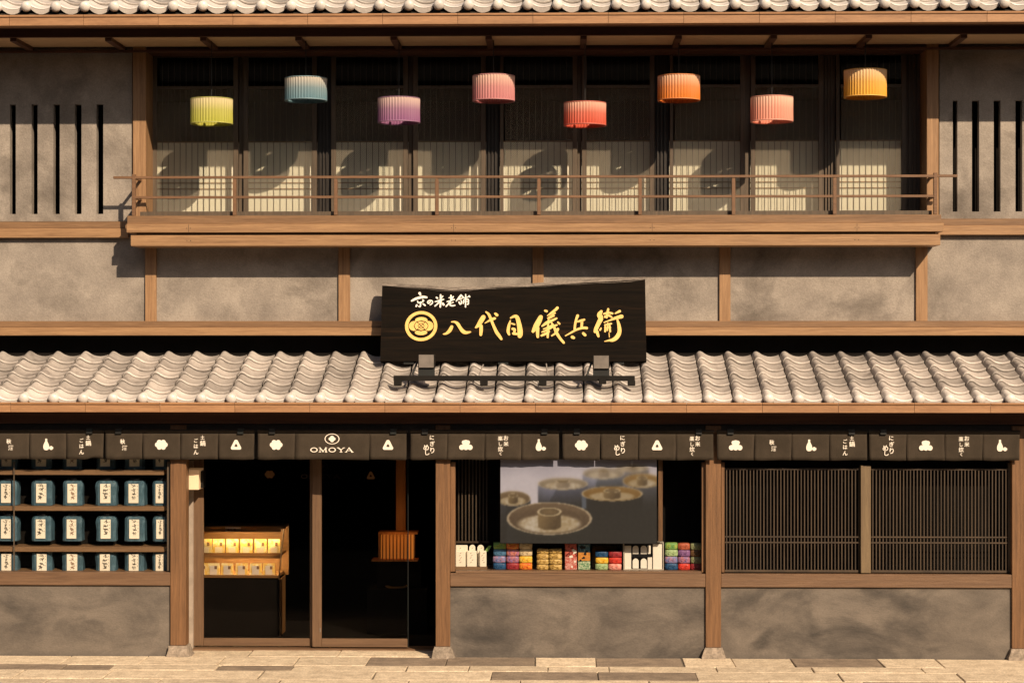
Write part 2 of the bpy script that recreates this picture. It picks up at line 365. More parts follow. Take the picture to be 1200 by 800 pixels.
# --- walls with real openings
def holed(mb, x0, x1, z0, z1, holes, yf, yb):
    xs = sorted({x0, x1, *[h[0] for h in holes], *[h[1] for h in holes]}); zs = sorted({z0, z1, *[h[2] for h in holes], *[h[3] for h in holes]})
    def solid(i, k):
        if i < 0 or k < 0 or i >= len(xs) - 1 or k >= len(zs) - 1: return False
        cx, cz = (xs[i] + xs[i + 1]) / 2, (zs[k] + zs[k + 1]) / 2
        return not any(h[0] < cx < h[1] and h[2] < cz < h[3] for h in holes)
    for i in range(len(xs) - 1):
        for k in range(len(zs) - 1):
            if not solid(i, k): continue
            a, b, c, d = xs[i], xs[i + 1], zs[k], zs[k + 1]
            mb.add([(a, yf, c), (b, yf, c), (b, yf, d), (a, yf, d)], [(0, 1, 2, 3)])
            mb.add([(a, yb, c), (b, yb, c), (b, yb, d), (a, yb, d)], [(3, 2, 1, 0)])
            if not solid(i - 1, k): mb.add([(a, yf, c), (a, yf, d), (a, yb, d), (a, yb, c)], [(0, 1, 2, 3)])
            if not solid(i + 1, k): mb.add([(b, yf, c), (b, yb, c), (b, yb, d), (b, yf, d)], [(0, 1, 2, 3)])
            if not solid(i, k - 1): mb.add([(a, yf, c), (a, yb, c), (b, yb, c), (b, yf, c)], [(0, 1, 2, 3)])
            if not solid(i, k + 1): mb.add([(a, yf, d), (b, yf, d), (b, yb, d), (a, yb, d)], [(0, 1, 2, 3)])
slotsL = [(-38, -31), (-13, -6), (11.5, 18.5), (37, 44), (62.5, 70), (87.5, 95.5), (113, 121)]
slotsR = [(1116.5, 1122), (1139, 1147.5), (1164.5, 1172.5), (1190, 1198), (1216, 1224), (1242, 1250)]
mb = MB(); zt, zb = Z(121, 0), Z(250, 0)
holed(mb, XL, X(155, 0), Z(259, 0), 5.88, [(X(a, 0), X(b, 0), zb, zt) for a, b in slotsL], 0, .09)
part('slotted_wall', mb, M['plaster'], B)
mb = MB(); zt, zb = Z(118, 0, 1150), Z(248, 0, 1150)
holed(mb, X(1101, 0), XR, Z(259, 0), 5.88, [(X(a, 0), X(b, 0), zb, zt) for a, b in slotsR], 0, .09)
part('slotted_wall', mb, M['plaster'], B)
for a, b in ((XL, X(140, .3)), (X(1104, .3), XR)):
    part('slot_backing', MB().box(a, b, .3, .33, Z(262, 0), 5.7), M['interior'], B)
# band of plaster under the balcony, in panels between posts
bandposts = [(170, 183), (396.5, 410), (624, 637), (843, 856), (1073.5, 1087)]
edges = [XL] + [v for a, b in bandposts for v in (X(a, 0), X(b, 0))] + [XR]
for i in range(0, len(edges), 2):
    part('plaster_panel', MB().box(edges[i], edges[i + 1], .0, .12, Z(378, 0), Z(258.6, 0)), M['plaster'], B)
for a, b in bandposts:
    part('band_post', MB().box(X(a, -.03), X(b, -.03), -.03, .1, Z(377, 0), Z(262, 0), .003), M['wood_v'], B)
# the slim dark wall behind / under the long beam, just above the roof
part('wall_foot', MB().box(XL, XR, .125, .2, 2.55, Z(377.5, 0)), M['interior'], B)
zm = Z(383.5, -.1)
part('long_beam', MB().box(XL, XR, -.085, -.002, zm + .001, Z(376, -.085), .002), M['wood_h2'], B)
part('long_beam', MB().box(XL, XR, -.105, -.002, Z(393, -.1), zm, .004), M['wood_h'], B)
# belt beams left and right of the balcony
for a, b, t in ((XL, X(152, 0), 259), (X(1098, 0), XR, 257)):
    za, zc, zd = Z(t, -.06), Z(t + 8, -.06), Z(t + 19, -.06)
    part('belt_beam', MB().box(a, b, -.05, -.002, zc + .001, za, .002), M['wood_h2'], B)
    part('belt_beam', MB().box(a, b, -.065, -.002, zd, zc, .004), M['wood_h'], B)

# --- upper window bay
for a, b in ((155.5, 171), (1086, 1100)):
    part('window_post', MB().box(X(a, -.035), X(b, -.035), -.035, .42, Z(262, 0), ztop + .1, .004), M['wood_v'], B)
part('window_head', MB().box(X(171.5, 0), X(1085.5, 0), -.01, .42, Z(60, 0), 5.87), M['red_h'], B)
part('window_threshold', MB().box(X(171.5, 0), X(1085.5, 0), -.3, .6, Z(258, 0), Z(252, .3)), M['stile'], B)
YG = .30
panels = [(178, 279), (285, 371), (388, 478), (484, 569), (586, 676.5), (682, 767), (785, 873), (880, 965), (980, 1062)]
for i, (a, b) in enumerate(panels):
    d = sub('glazed_door', B, (X(a, YG), YG, Z(250, YG)))
    off = .0 if i % 2 == 0 else .012
    sw = 5.5
    for s0, s1 in ((a, a + sw if a not in (586, 785, 980) else a + 4), (b - sw, b)):
        part('stile', MB().box(X(s0, YG), X(s1, YG), YG + off, YG + off + .035, Z(250.5, YG), Z(58, YG), .002), M['stile'], d)
    for t0, t1 in ((58, 66), (100, 103), (247.2, 250.5)):
        part('rail', MB().box(X(a + sw, YG) + .001, X(b - sw, YG) - .001, YG + off + .004, YG + off + .03, Z(t1, YG), Z(t0, YG)), M['stile'], d)
    part('glass_pane', MB().box(X(a + sw, YG), X(b - sw, YG), YG + off + .014, YG + off + .018, Z(247.2, YG), Z(66, YG)), M['glass_up'], d)
    part('insect_net', MB().box(X(a + sw, YG), X(b - sw, YG), YG + off + .006, YG + off + .007, Z(247.2, YG), Z(103, YG)), M['net'], d)
    n = round((b - a - 2 * sw) / 7.15); me = None
    for k in range(1, n):
        px = a + sw + (b - a - 2 * sw) * k / n
        if me is None: me = MB().box(-.0024, .0024, 0, .010, Z(247, YG), Z(64, YG)).mesh('bar', M['latticedark'])
        inst('bar', me, (X(px, YG + .045), YG + off + .036, 0), d)
# meeting posts between the door pairs
for a, b in ((371.5, 387.5), (569.5, 585.5), (767.5, 784.5), (965.5, 979.5), (279.3, 284.7), (478.3, 483.7), (676.8, 681.7), (873.3, 879.7), (1062.3, 1084), (172.5, 177.5)):
    o = MB(); o.box(X(a, YG), X(b, YG), YG + .05, YG + .09, Z(253, YG), Z(58, YG))
    if b - a > 10:
        for t in (.15, .4, .65): o.box(X(a + (b - a) * t, YG), X(a + (b - a) * (t + .1), YG), YG + .03, YG + .049, Z(250.5, YG), Z(58, YG))
    part('meeting_post', o, M['darkwood'] if 300 < a < 900 and b - a > 10 else M['stile'], B)
YS = .50
for a, b in ((181, 378), (379, 577), (578, 776), (777, 973), (974, 1058)):
    d = sub('paper_screen', B, (X(a, YS), YS, Z(250, YS)))
    part('paper', MB().box(X(a, YS) + .01, X(b, YS) - .01, YS, YS + .004, Z(249, YS), Z(166, YS)), M['paper'], d)
    for py in (214, 221, 249.5, 166):  # the middle pair stands in for thin shadow lines across the paper
        part('slat', MB().box(X(a, YS) + .004, X(b, YS) - .004, YS - .008, YS - .001, Z(py + .6, YS), Z(py - .6, YS)), M['wood_h'], d)
# --- balcony
bal = sub('balcony', B, (0, -.39, Z(288, -.39)))
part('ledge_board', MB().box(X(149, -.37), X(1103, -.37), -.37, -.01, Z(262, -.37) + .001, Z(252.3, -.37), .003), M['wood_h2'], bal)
part('ledge_board', MB().box(X(148, -.40), X(1106, -.40), -.40, -.01, Z(272, -.4), Z(262, -.37), .004), M['wood_h'], bal)
part('ledge_core', MB().box(X(160, -.35), X(1096, -.35), -.35, -.01, Z(275, -.38), Z(272, -.4) - .001), M['stile'], bal)
part('ledge_board', MB().box(X(153, -.385), X(1102, -.385), -.385, -.01, Z(288, -.385), Z(275, -.385) - .001, .004), M['wood_h'], bal)
YR = -.35
for py, a, b, r in ((207.3, 133, 1122, .0125), (230.7, 158, 1097, .0125)):
    part('rail', MB().box(X(a, YR), X(b, YR), YR - r, YR + r, Z(py, YR) - r, Z(py, YR) + r, .003), M['rail'], bal)
for px in (157, 275, 393.5, 512, 631.5, 750, 859.5, 978, 1096):
    part('rail_post', MB().box(X(px - 2.1, YR), X(px + 2.1, YR), YR - .017, YR + .017, Z(252, YR), Z(209, YR) - .002 if px not in (157, 1096) else Z(203.5, YR), .003), M['rail'], bal)
for px in (157, 1096):           # rails returning to the wall at both ends
    for py in (207.3, 230.7):
        part('return_rail', MB().box(X(px, YR) - .011, X(px, YR) + .011, YR + .018, -.036, Z(py, YR) - .011, Z(py, YR) + .011), M['rail'], bal)

for x in (-3.1, -.55, 1.35, 3.3):
    for z_, y_ in ((Z(267, -.4), -.4), (Z(281.5, -.385), -.385)):
        for dx in (-.018, .018): part('nail_head', MB().tube((x + dx, y_ - .0015, z_), (x + dx, y_ + .004, z_), .0045, 6), M['black'], bal)
    part('joint_gap', MB().box(x - .0015, x + .0015, -.4012, -.39, Z(272, -.4) + .003, Z(262, -.37) - .003), M['black'], bal)
# --- upper eave: soffit, rafters, fascia, gutter, tiles
part('soffit_panel', MB().box(XL, XR, -.66, .0, ztop, ztop + .02), M['soffit'], B)
part('fascia_board', MB().box(XL, XR, -.70, -.662, ztop - .004, ztop + .2), M['red_h'], B)
part('fascia_board', MB().box(XL, XR, -1.0, -.702, Z(28, -1.05) + .02, Z(28, -1.05) + .045), M['red_h'], B)
for k in range(-2, 13):
    px = 28 + k * 109.4 if k else 28
    x = X(136.5 + (k - 1) * 109.4, -.3)
    part('rafter', MB().box(x - .03, x + .03, -.66, .0 if k % 2 else -.004, ztop - .035, ztop - .001), M['red_h'], B)
part('wall_plate', MB().box(XL, XR, -.045, -.001, ztop - .055, ztop - .036), M['red_h'], B)

def gutter(y0, ytop, ybot, px0, pitch):
    grp = sub('eave_gutter', B, (0, y0, Z(ybot, y0)))
    z1, z0 = Z(ytop, y0), Z(ybot, y0); wdt = X(px0 + pitch, y0) - X(px0, y0); x = X(px0, y0)
    me = MB(); h = z1 - z0
    # profile: rolled lip on top, flat face, returned bottom
    prof = [(0, .0), (0, h * .78), (-.010, h * .80), (-.012, h * .92), (-.006, h), (.012, h), (.012, h * .3), (.13, h * .3), (.13, 0)]
    n = len(prof); g2 = .0018
    vs = [(g2, y, z) for y, z in prof] + [(wdt - g2, y, z) for y, z in prof]
    me.add(vs, [(i, (i + 1) % n, (i + 1) % n + n, i + n) for i in range(n)] + [tuple(range(n)), tuple(range(2 * n - 1, n - 1, -1))])
    me = me.mesh('gutter_segment', M['gutter'])
    k = math.floor((XL - x) / wdt)
    while x + k * wdt < XR: inst('gutter_segment', me, (x + k * wdt, y0, z0), grp, (0, 0, 0)); k += 1
    part('gutter_lining', MB().box(XL, XR, y0 + .02, y0 + .12, z0 + .004, z0 + h * .25), M['gutter'], grp)
gutter(-1.06, 15.6, 28, 624.5, 88.3)
gutter(-1.33, 471.5, 483, 627.5, 88.5)

def tile_mesh(W, L, eave):
    pr = [(.0, .004), (.02, .026), (.06, .043), (.12, .053), (.18, .052), (.25, .042), (.34, .024), (.44, .010), (.56, .001), (.68, -.001), (.80, .003), (.89, .010), (.95, .017)]
    mb = MB(); lift = .029; n = len(pr)
    def zz(y): return lift * (1 - y / L)
    ys = [(-.006, -.009), (-.002, -.002), (.008, .001), (.022, .0005), (.03, -.004), (.11, -.003), (L, 0)]
    vs = [(u * W, y, h + zz(y) + dz) for y, dz in ys for u, h in pr]
    mb.add(vs, [(k * n + i, k * n + i + 1, (k + 1) * n + i + 1, (k + 1) * n + i) for k in range(len(ys) - 1) for i in range(n - 1)], True)
    th = .02
    if eave: bot = [h + lift - .030 - .030 * math.sin(math.pi * min(1, max(0, (u - .16) / .8))) ** .7 for u, h in pr]
    else: bot = [h + lift - th for u, h in pr]
    vs = [(u * W, -.004, h + lift - .007) for u, h in pr] + [(u * W, -.002, b) for (u, h), b in zip(pr, bot)]
    mb.add(vs, [(i + 1, i, i + n, i + 1 + n) for i in range(n - 1)])
    # left side wall of the roll and right edge
    for i, y0 in ((0, 0), (n - 1, 0)):
        u, h = pr[i]; mb.add([(u * W, -.004, h + lift - .007), (u * W, L, h), (u * W, L, h - th), (u * W, -.002, bot[i] - (.012 if i == 0 else 0))], [(0, 1, 2, 3) if i else (3, 2, 1, 0)])
    if eave:
        bm = bmesh.new(); bmesh.ops.create_uvsphere(bm, u_segments=16, v_segments=10, radius=.050)
        for v in bm.verts: v.co = (v.co.x + .14 * W, v.co.y * .7 - .020, v.co.z + .046)
        mb.bm(bm, True)
        mb.tube((.14 * W, .05, .044), (.14 * W, -.018, .044), .044, 14, False)
    return mb
def tiled_roof(name, W, px_anchor, y_eave, z_eave, slope, nrows, dy):
    rf = sub(name, B, (0, y_eave, z_eave)); ang = math.atan(slope)
    L = dy / math.cos(ang) + .05
    me = tile_mesh(W, L, False).mesh('roof_tile', M['tile']); mev = []
    mee = tile_mesh(W, L, True).mesh('eave_tile', M['tile_end'])
    x0 = X(px_anchor, y_eave) - .14 * W
    k0 = math.ceil((XL + .3 - x0) / W)
    k1 = math.floor((XR - .5 - x0) / W)
    for r in range(nrows):
        for k in range(k0, k1):
            jx, jz, ja = (R() - .5) * .004, (R() - .5) * .003, (R() - .5) * .012
            inst('eave_tile' if r == 0 else 'roof_tile', mee if r == 0 else me, (x0 + k * W + jx, y_eave + r * dy + (R() - .5) * .006, z_eave + r * dy * slope + jz + (.001 if k % 2 else 0)),
                 rf, (ang + ja * .6, ja * .8, ja * .5))
    d = MB(); yb = y_eave + nrows * dy + .02
    d.add([(XL, y_eave + .02, z_eave - .02), (XR, y_eave + .02, z_eave - .02), (XR, yb, z_eave - .02 + (yb - y_eave - .02) * slope), (XL, yb, z_eave - .02 + (yb - y_eave - .02) * slope),
           (XL, y_eave + .02, z_eave - .05), (XR, y_eave + .02, z_eave - .05), (XR, yb, z_eave - .05 + (yb - y_eave - .02) * slope), (XL, yb, z_eave - .05 + (yb - y_eave - .02) * slope)],
          [(0, 1, 2, 3), (7, 6, 5, 4), (0, 4, 5, 1), (3, 2, 6, 7), (0, 3, 7, 4), (1, 5, 6, 2)])
    part('roof_deck', d, M['deck'], rf)
    return rf
tiled_roof('lower_roof', .2733, 585, -1.25, Z(465.5, -1.25) - .052, .335, 6, .2)
tiled_roof('upper_roof', .2745, 618.3, -1.02, Z(4.6, -1.02) - .052, .40, 6, .2)
# closing boards of the upper roof
part('roof_slab', MB().box(XL, XR, .22, 5.15, 5.96, 6.5), M['deck'], B)

# --- ground floor frame
posts = [(199.5, 218, 196, 224), (510.5, 527.5, 505.5, 534), (827, 845, 821.5, 850.5), (1186, 1203.5, 1180, 1209), (-118, -100, -123, -94)]
for a, b, c, d in posts:
    part('front_post', MB().box(X(a, YF), X(b, YF), YF, YF + .15, Zl(757.5) if a > 0 else .08, Zl(498), .004), M['post_v'], B)
    m = MB(); x0, x1, x2, x3 = X(c, YF), X(d, YF), X(a - 1, YF), X(b + 1, YF); zt = Zl(757.5)
    y0, y1 = YF - .06, YF + .2
    m.add([(x0, y0, -.01), (x1, y0, -.01), (x1, y1, -.01), (x0, y1, -.01), (x2, YF - .02, zt), (x3, YF - .02, zt), (x3, YF + .16, zt), (x2, YF + .16, zt)],
          [(0, 1, 5, 4), (1, 2, 6, 5), (2, 3, 7, 6), (3, 0, 4, 7), (4, 5, 6, 7)])
    bm = bmesh.new(); vv = [bm.verts.new(v) for v in m.v]; [bm.faces.new([vv[i] for i in f]) for f in m.f]
    bmesh.ops.subdivide_edges(bm, edges=bm.edges[:], cuts=2, use_grid_fill=True)
    for v in bm.verts: v.co += Vector(((R() - .5) * .012, (R() - .5) * .008, (R() - .5) * .008 if v.co.z > 0 and v.co.z < zt - .005 else 0))
    m = MB(); m.bm(bm); part('post_base_stone', m, M['stone_g'], B)
# lintel beam behind the curtains, and the shaded board under the gutter
part('lintel_beam', MB().box(XL, XR, YF + .02, YF + .14, Zl(538), Zl(497)), M['darkwood'], B)
part('eave_beam', MB().box(XL, XR, YF - .02, YF + .14, Zl(496.5), Zl(480)), M['red_h'], B)
part('eave_soffit', MB().box(XL, XR, -1.22, YF - .022, Zl(484), Zl(481)), M['red_h'], B)
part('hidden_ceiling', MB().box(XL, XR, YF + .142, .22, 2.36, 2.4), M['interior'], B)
def bay(px0, px1, pyb=768.5):
    xa, xb = X(px0, YF), X(px1, YF)
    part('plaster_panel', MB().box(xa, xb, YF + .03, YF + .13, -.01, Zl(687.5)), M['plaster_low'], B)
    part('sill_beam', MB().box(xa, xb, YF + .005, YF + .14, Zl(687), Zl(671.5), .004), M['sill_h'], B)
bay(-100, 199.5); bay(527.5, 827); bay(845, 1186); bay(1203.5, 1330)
# thin jambs beside the posts
for a, b in ((195.8, 199), (528, 533.5), (822.5, 826.5), (845.5, 849)):
    part('window_jamb', MB().box(X(a, YF + .04), X(b, YF + .04), YF + .04, YF + .13, Zl(670), Zl(541.5)), M['post_v'] if a > 500 else M['stile'], B)
# interior partitions behind windows
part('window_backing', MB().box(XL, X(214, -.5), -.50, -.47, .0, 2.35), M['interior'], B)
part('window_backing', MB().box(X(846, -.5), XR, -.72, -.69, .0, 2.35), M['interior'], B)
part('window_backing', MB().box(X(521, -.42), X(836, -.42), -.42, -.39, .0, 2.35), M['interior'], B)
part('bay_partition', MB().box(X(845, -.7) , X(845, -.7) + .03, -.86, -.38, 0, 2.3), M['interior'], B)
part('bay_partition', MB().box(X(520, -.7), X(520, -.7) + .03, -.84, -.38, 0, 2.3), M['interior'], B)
part('display_ledge', MB().box(X(529, -.9), X(843, -.7), -.87, -.43, Zl(671) - .03, Zl(669.5)), M['sill_h'], B)
part('sill_board', MB().box(X(534, YF + .03), X(822, YF + .03), YF + .012, YF + .13, Zl(671.3), Zl(668.8), .002), M['sill_h'], B)
wj = sub('shop_window', B, (X(90, -.93), -.93, Zl(670)))
for a, b in ((-99, 15.8), (17.2, 195.5)):
    part('glass_pane', MB().box(X(a, -.93), X(b, -.93), -.93, -.926, Z(670, -.93), Z(541.7, -.93)), M['glass'], wj)
part('glazing_bar', MB().box(X(15.9, -.93), X(17.1, -.93), -.934, -.924, Z(670, -.93), Z(541.7, -.93)), M['stile'], wj)
wj = sub('shop_window', B, (X(670, -.93), -.93, Zl(670)))
part('glass_pane', MB().box(X(533.7, -.93), X(822.3, -.93), -.94, -.936, Z(668, -.93), Z(541.7, -.93)), M['glass'], wj)
part('glazing_bar', MB().box(X(771.5, -.9), X(776.5, -.9), -.915, -.885, Z(633, -.9), Z(538, -.9)), M['post_v'], wj)
# short lattice deep in the poster window
lw = sub('inner_lattice', B, (X(555, -.58), -.58, Zl(660)))
me = MB().box(-.006, .006, 0, .018, Z(634, -.58), Z(530, -.58)).mesh('slat', M['lattice'])
for k in range(9): inst('slat', me, (X(537.5 + 4.1 * k, -.58), -.58, 0), lw)
part('rail', MB().box(X(534, -.58), X(573, -.58), -.585, -.56, Z(636, -.58), Z(634, -.58)), M['lattice'], lw)
# latticed windows on the right
for (a, b, n) in ((849.5, 1008.5, 40), (1021, 1181, 40)):
    y = -.93; lw = sub('latticed_window', B, (X(a, y), y, Zl(669)))
    me = MB().box(-.0048, .0048, 0, .02, Z(668, y), Z(548, y)).mesh('slat', M['lattice'])
    for k in range(n): inst('slat', me, (X(a + 2 + (b - a - 4) * k / (n - 1), y), y + (R() - .5) * .002, 0), lw)
    for p0, p1 in ((627, 628.6), (633.6, 635.2), (548, 549.8), (666.5, 669)):
        part('cross_rail', MB().box(X(a, y), X(b, y), y - .006 if p0 < 640 and p0 > 600 else y - .003, y - .0025 if 600 < p0 < 640 else y + .024, Z(p1, y), Z(p0, y)), M['lattice'], lw)
    part('glass_pane', MB().box(X(a, y), X(b, y), y + .05, y + .054, Z(668, y), Z(542, y)), M['glass'], lw)
part('mullion', MB().box(X(1008.8, -.97), X(1020.6, -.97), -.97, -.88, Zl(670.5), Zl(545), .003), wood('mullion_wood', (.2, .14, .075), (.12, .08, .045), 'v'), B)
part('window_jamb', MB().box(X(1181.3, -.93), X(1185.5, -.93), -.93, -.86, Zl(670), Zl(542)), M['stile'], B)

# --- entrance: pale return, sliding doors
YD = -.58
part('door_return', MB().box(X(214, YD), X(226, YD), YD, YD + .1, .0, Z(540, YD)), M['plaster_pale'], B)
part('door_threshold', MB().box(X(226, -.62), X(521, -.62), -.62, -.40, -.01, .016), M['sill_h'], B)
dz0, dz1 = Z(758.5, YD), 2.3
def door(px0, px1, y, s0, s1):
    d = sub('sliding_door', B, (X(px0, y), y, dz0))
    for a, b in ((px0, px0 + s0), (px1 - s1, px1)):
        part('stile', MB().box(X(a, y), X(b, y), y, y + .035, dz0, dz1, .003), M['door_v'] if b < 470 else M['black'], d)
    part('bottom_rail', MB().box(X(px0 + s0, y) + .001, X(px1 - s1, y) - .001, y + .002, y + .033, dz0, Z(748.5, y), .003), M['door_h'], d)
    part('top_rail', MB().box(X(px0 + s0, y) + .001, X(px1 - s1, y) - .001, y + .002, y + .033, dz1 - .1, dz1), M['door_h'], d)
    part('glass_pane', MB().box(X(px0 + s0, y), X(px1 - s1, y), y + .015, y + .019, Z(748.5, y), dz1 - .1), M['glass_door'], d)
    return d
door(226, 367, YD + .05, 12.5, 4)
door(365.8, 478.5, YD, 11, .8)
part('glass_pull', MB().box(X(374.8, YD), X(375.8, YD), YD - .004, YD - .001, Z(741, YD), Z(736, YD)), M['greyplate'], B)
# colours for the curtain prints' light, painted on the door glass
mk = pm('painted_amber_light', (.16, .075, .02), rough=.8); mk2 = pm('painted_brown_light', (.045, .022, .014), rough=.8)
print('structure done')

# =================================================================== prints (flat shapes in x,z around 0, metres)
def lobes(circs, n=72):
    pts = []
    for k in range(n):
        a = 2 * math.pi * k / n; dx, dz = math.cos(a), math.sin(a); best = .001
        for cx, cz, r in circs:
            b = cx * dx + cz * dz; disc = b * b - (cx * cx + cz * cz - r * r)
            if disc > 0: best = max(best, b + math.sqrt(disc))
        pts.append((dx * best, dz * best))
    return pts
PXM = .00792         # metres per photo pixel on the curtain plane
def flat(mb, pts, ox=0, oz=0, y=0): poly_flat(mb, [(p[0] * PXM + ox, p[1] * PXM + oz) for p in pts], y)
def emblem(kind):
    mb = MB(); dk = None
    if kind == 'flower':
        flat(mb, lobes([(0, 0, 4.6), (-4.6, 0, 2.9), (4.6, 0, 2.9), (-2.4, 3, 2.8), (2.4, 3, 2.8), (-2.4, -3, 2.8), (2.4, -3, 2.8)]))
    if kind == 'pile':
        flat(mb, lobes([(0, 2.2, 3.9), (-2.4, 3.2, 2.4), (2.4, 3.2, 2.4), (-4.8, -2.6, 3.1), (4.8, -2.6, 3.1), (0, -3.2, 2.6)]))
    if kind == 'riceball':
        out = []
        for cx, cz, r, a0 in ((0, 3.6, 2.4, 30), (-4.2, -3.7, 1.9, 150), (4.2, -3.7, 1.9, 270)):
            for k in range(9): a = math.radians(a0 + 120 * k / 8); out.append((cx + r * math.cos(a), cz + r * math.sin(a)))
        # triangular ring around a round hole
        n = len(out); inn = []
        for x, z in out:
            a = math.atan2(z + .9, x); inn.append((1.9 * math.cos(a), -.9 + 1.9 * math.sin(a)))
        mb.add([(x * PXM, 0, z * PXM) for x, z in out + inn], [(i, (i + 1) % n, (i + 1) % n + n, i + n) for i in range(n)])
    if kind == 'gourd':
        prof = [(0, 7), (1.1, 6.9), (1.3, 5.6), (1.1, 4.4), (1.9, 2.6), (3.1, 0), (3.6, -2.4), (3.2, -4.9), (1.8, -6.4), (0, -6.7)]
        pts = [(x - 1.6, z) for x, z in prof] + [(-x - 1.6, z) for x, z in prof[::-1][1:-1]]
        mb.add([(x * PXM, 0, z * PXM) for x, z in pts][::-1], [tuple(range(len(pts)))])
        flat(mb, lobes([(0, -.5, 1.9), (-1, 0, 1.6), (1, 0, 1.6), (0, 1.4, 1.0)]), 4.2 * PXM, -3.9 * PXM)
    if kind == 'omoya':
        ringmesh(mb, 0, 7 * PXM, 7.6 * PXM, 6.7 * PXM, 0, .001, 40, 1.15, .82)
        flat(mb, lobes([(0, 0, 1.6), (-2.2, 0, 1.9), (2.2, 0, 1.9), (0, 1.5, 2.3), (0, -1.5, 2.3)]), 0, 7 * PXM)
        f = lambda x, y, w_: ((x) * PXM, (-y) * PXM, w_ * PXM)
        k = [0]
        def st(*p): k[0] += 1; brush(mb, list(p), f, -.0003 * k[0], .0005)
        y0, y1 = 3.3, 8.3
        for cx in (-21.2, .2):
            ringmesh(mb, cx * PXM, -5.8 * PXM, 3.9 * PXM, 2.7 * PXM, -.0003, .0005, 28, 1.12, .72)
        cx = -10.6                                                        # M
        st((cx - 3.6, y1, .7), (cx - 3.2, y0, .7)); st((cx - 3.4, y0, .8), (cx, y1 - .6, 1.5)); st((cx + 3.4, y0, .8), (cx, y1 - .6, .8)); st((cx + 3.2, y0, 1.4), (cx + 3.6, y1, 1.4))
        st((cx - 4.8, y1, .6), (cx - 2.4, y1, .6)); st((cx + 2.4, y1, .6), (cx + 4.9, y1, .6)); st((cx - 4.6, y0, .6), (cx - 2.9, y0, .6)); st((cx + 2.9, y0, .6), (cx + 4.7, y0, .6))
        cx = 10.6                                                         # Y
        st((cx - 3.5, y0, 1.3), (cx, 5.8, 1.3)); st((cx + 3.3, y0, .8), (cx, 5.8, .8)); st((cx, 5.6, 1.3), (cx, y1, 1.3)); st((cx - 1.5, y1, .6), (cx + 1.5, y1, .6)); st((cx - 4.8, y0, .6), (cx - 2.2, y0, .6)); st((cx + 2.2, y0, .6), (cx + 4.6, y0, .6))
        cx = 20.2                                                         # A
        st((cx - .3, y0, .8), (cx - 3.7, y1, .8)); st((cx - .2, y0, 1.2), (cx + 3.6, y1, 1.5)); st((cx - 2.2, 6.6, .6), (cx + 2.2, 6.6, .6)); st((cx - 4.9, y1, .6), (cx - 2.6, y1, .6)); st((cx + 2.3, y1, .6), (cx + 5, y1, .6))
    return mb

TXT = {'sake': [('秋', -1.5, 3.6, .052), ('酒', 1.0, -3.8, .054)],
       'pot': [('土', 4.4, 8.6, .042), ('鍋', 4.6, 1.8, .058), ('ご', -4.0, 5.0, .042), ('は', -4.0, -1.8, .044), ('ん', -4.0, -8.8, .050)],
       'meshi': [('に', 4.0, 8.6, .045), ('ぎ', 4.6, 1.6, .052), ('り', 4.6, -6.2, .060), ('め', -3.2, -2.8, .058), ('し', -1.8, -8.6, .056)],
       'tea': [('お', 3.8, 8.4, .050), ('米', 3.8, 1.6, .052), ('楽', -3.4, 7.8, .050), ('し', -3.2, 1.4, .040), ('炊', -3.2, -4.6, .052), ('く', -3.2, -10.0, .038)]}
_txtcache = {}
def curtain_print(kind, x, z, y, parent):
    if kind in TXT:
        for ch, dx, dz, size in TXT[kind]:
            if (ch, size) not in _txtcache:
                me = text_mesh(ch, .06, .016, .0004); xs_ = [v.co.x for v in me.vertices]; ys_ = [v.co.y for v in me.vertices]
                cx, cy, k = (min(xs_) + max(xs_)) / 2, (min(ys_) + max(ys_)) / 2, size * .90 / max(max(xs_) - min(xs_), max(ys_) - min(ys_))
                for v in me.vertices: v.co.x = (v.co.x - cx) * k; v.co.y = (v.co.y - cy) * k
                _txtcache[(ch, size)] = me
            o = inst('lettering', _txtcache[(ch, size)], (x + dx * PXM * .92, y, z + dz * PXM), parent, (math.pi / 2, 0, 0), (1, 1, 1))
            o.rotation_euler = (math.pi / 2, (R() - .5) * .1, 0)
    else:
        me = emblem(kind).mesh('printed_emblem', M['print'])
        inst('printed_emblem', me, (x, y, z), parent)

# =================================================================== curtains
YN = -1.055
def cloth_panel(x0, x1, z0, z1, ph, parent, fold=False):
    nx, nz = 14, 7; mb = MB(); vs = []
    for back in (0, 1):
        for j in range(nz + 1):
            for i in range(nx + 1):
                u, v = i / nx, j / nz; drop = 1 - v
                x = x0 + (x1 - x0) * u; edge = (.5 - abs(u - .5)) * 2
                x += (.5 - u) * .006 * drop * (1 + math.sin(ph)) + .0015 * math.sin(ph * 3 + v * 4)
                y = YN + .003 * back + drop * (.004 * math.sin(u * 6 + ph + v) + .0022 * math.sin(u * 19 + ph * 2 - v * 3)) 
                z = z0 + (z1 - z0) * v + (1 - v) * .0022 * math.sin(u * 5 + ph)
                if fold and v < .3 and u > .55: z += .022 * (1 - v / .3) * math.sin((u - .55) / .45 * math.pi)
                vs.append((x, y, z))
    n = nx + 1; o = (nx + 1) * (nz + 1); fs = []
    for j in range(nz):
        for i in range(nx):
            a = j * n + i; fs += [(a, a + 1, a + 1 + n, a + n), (a + o + n, a + o + n + 1, a + o + 1, a + o)]
    for i in range(nx): fs += [(i + 1, i, i + o, i + 1 + o), (nz * n + i, nz * n + i + 1, nz * n + i + 1 + o, nz * n + i + o)]
    for j in range(nz): fs += [(j * n, (j + 1) * n, (j + 1) * n + o, j * n + o), (j * n + nx, j * n + nx + o, (j + 1) * n + nx + o, (j + 1) * n + nx)]
    mb.add(vs, fs, True); return mb
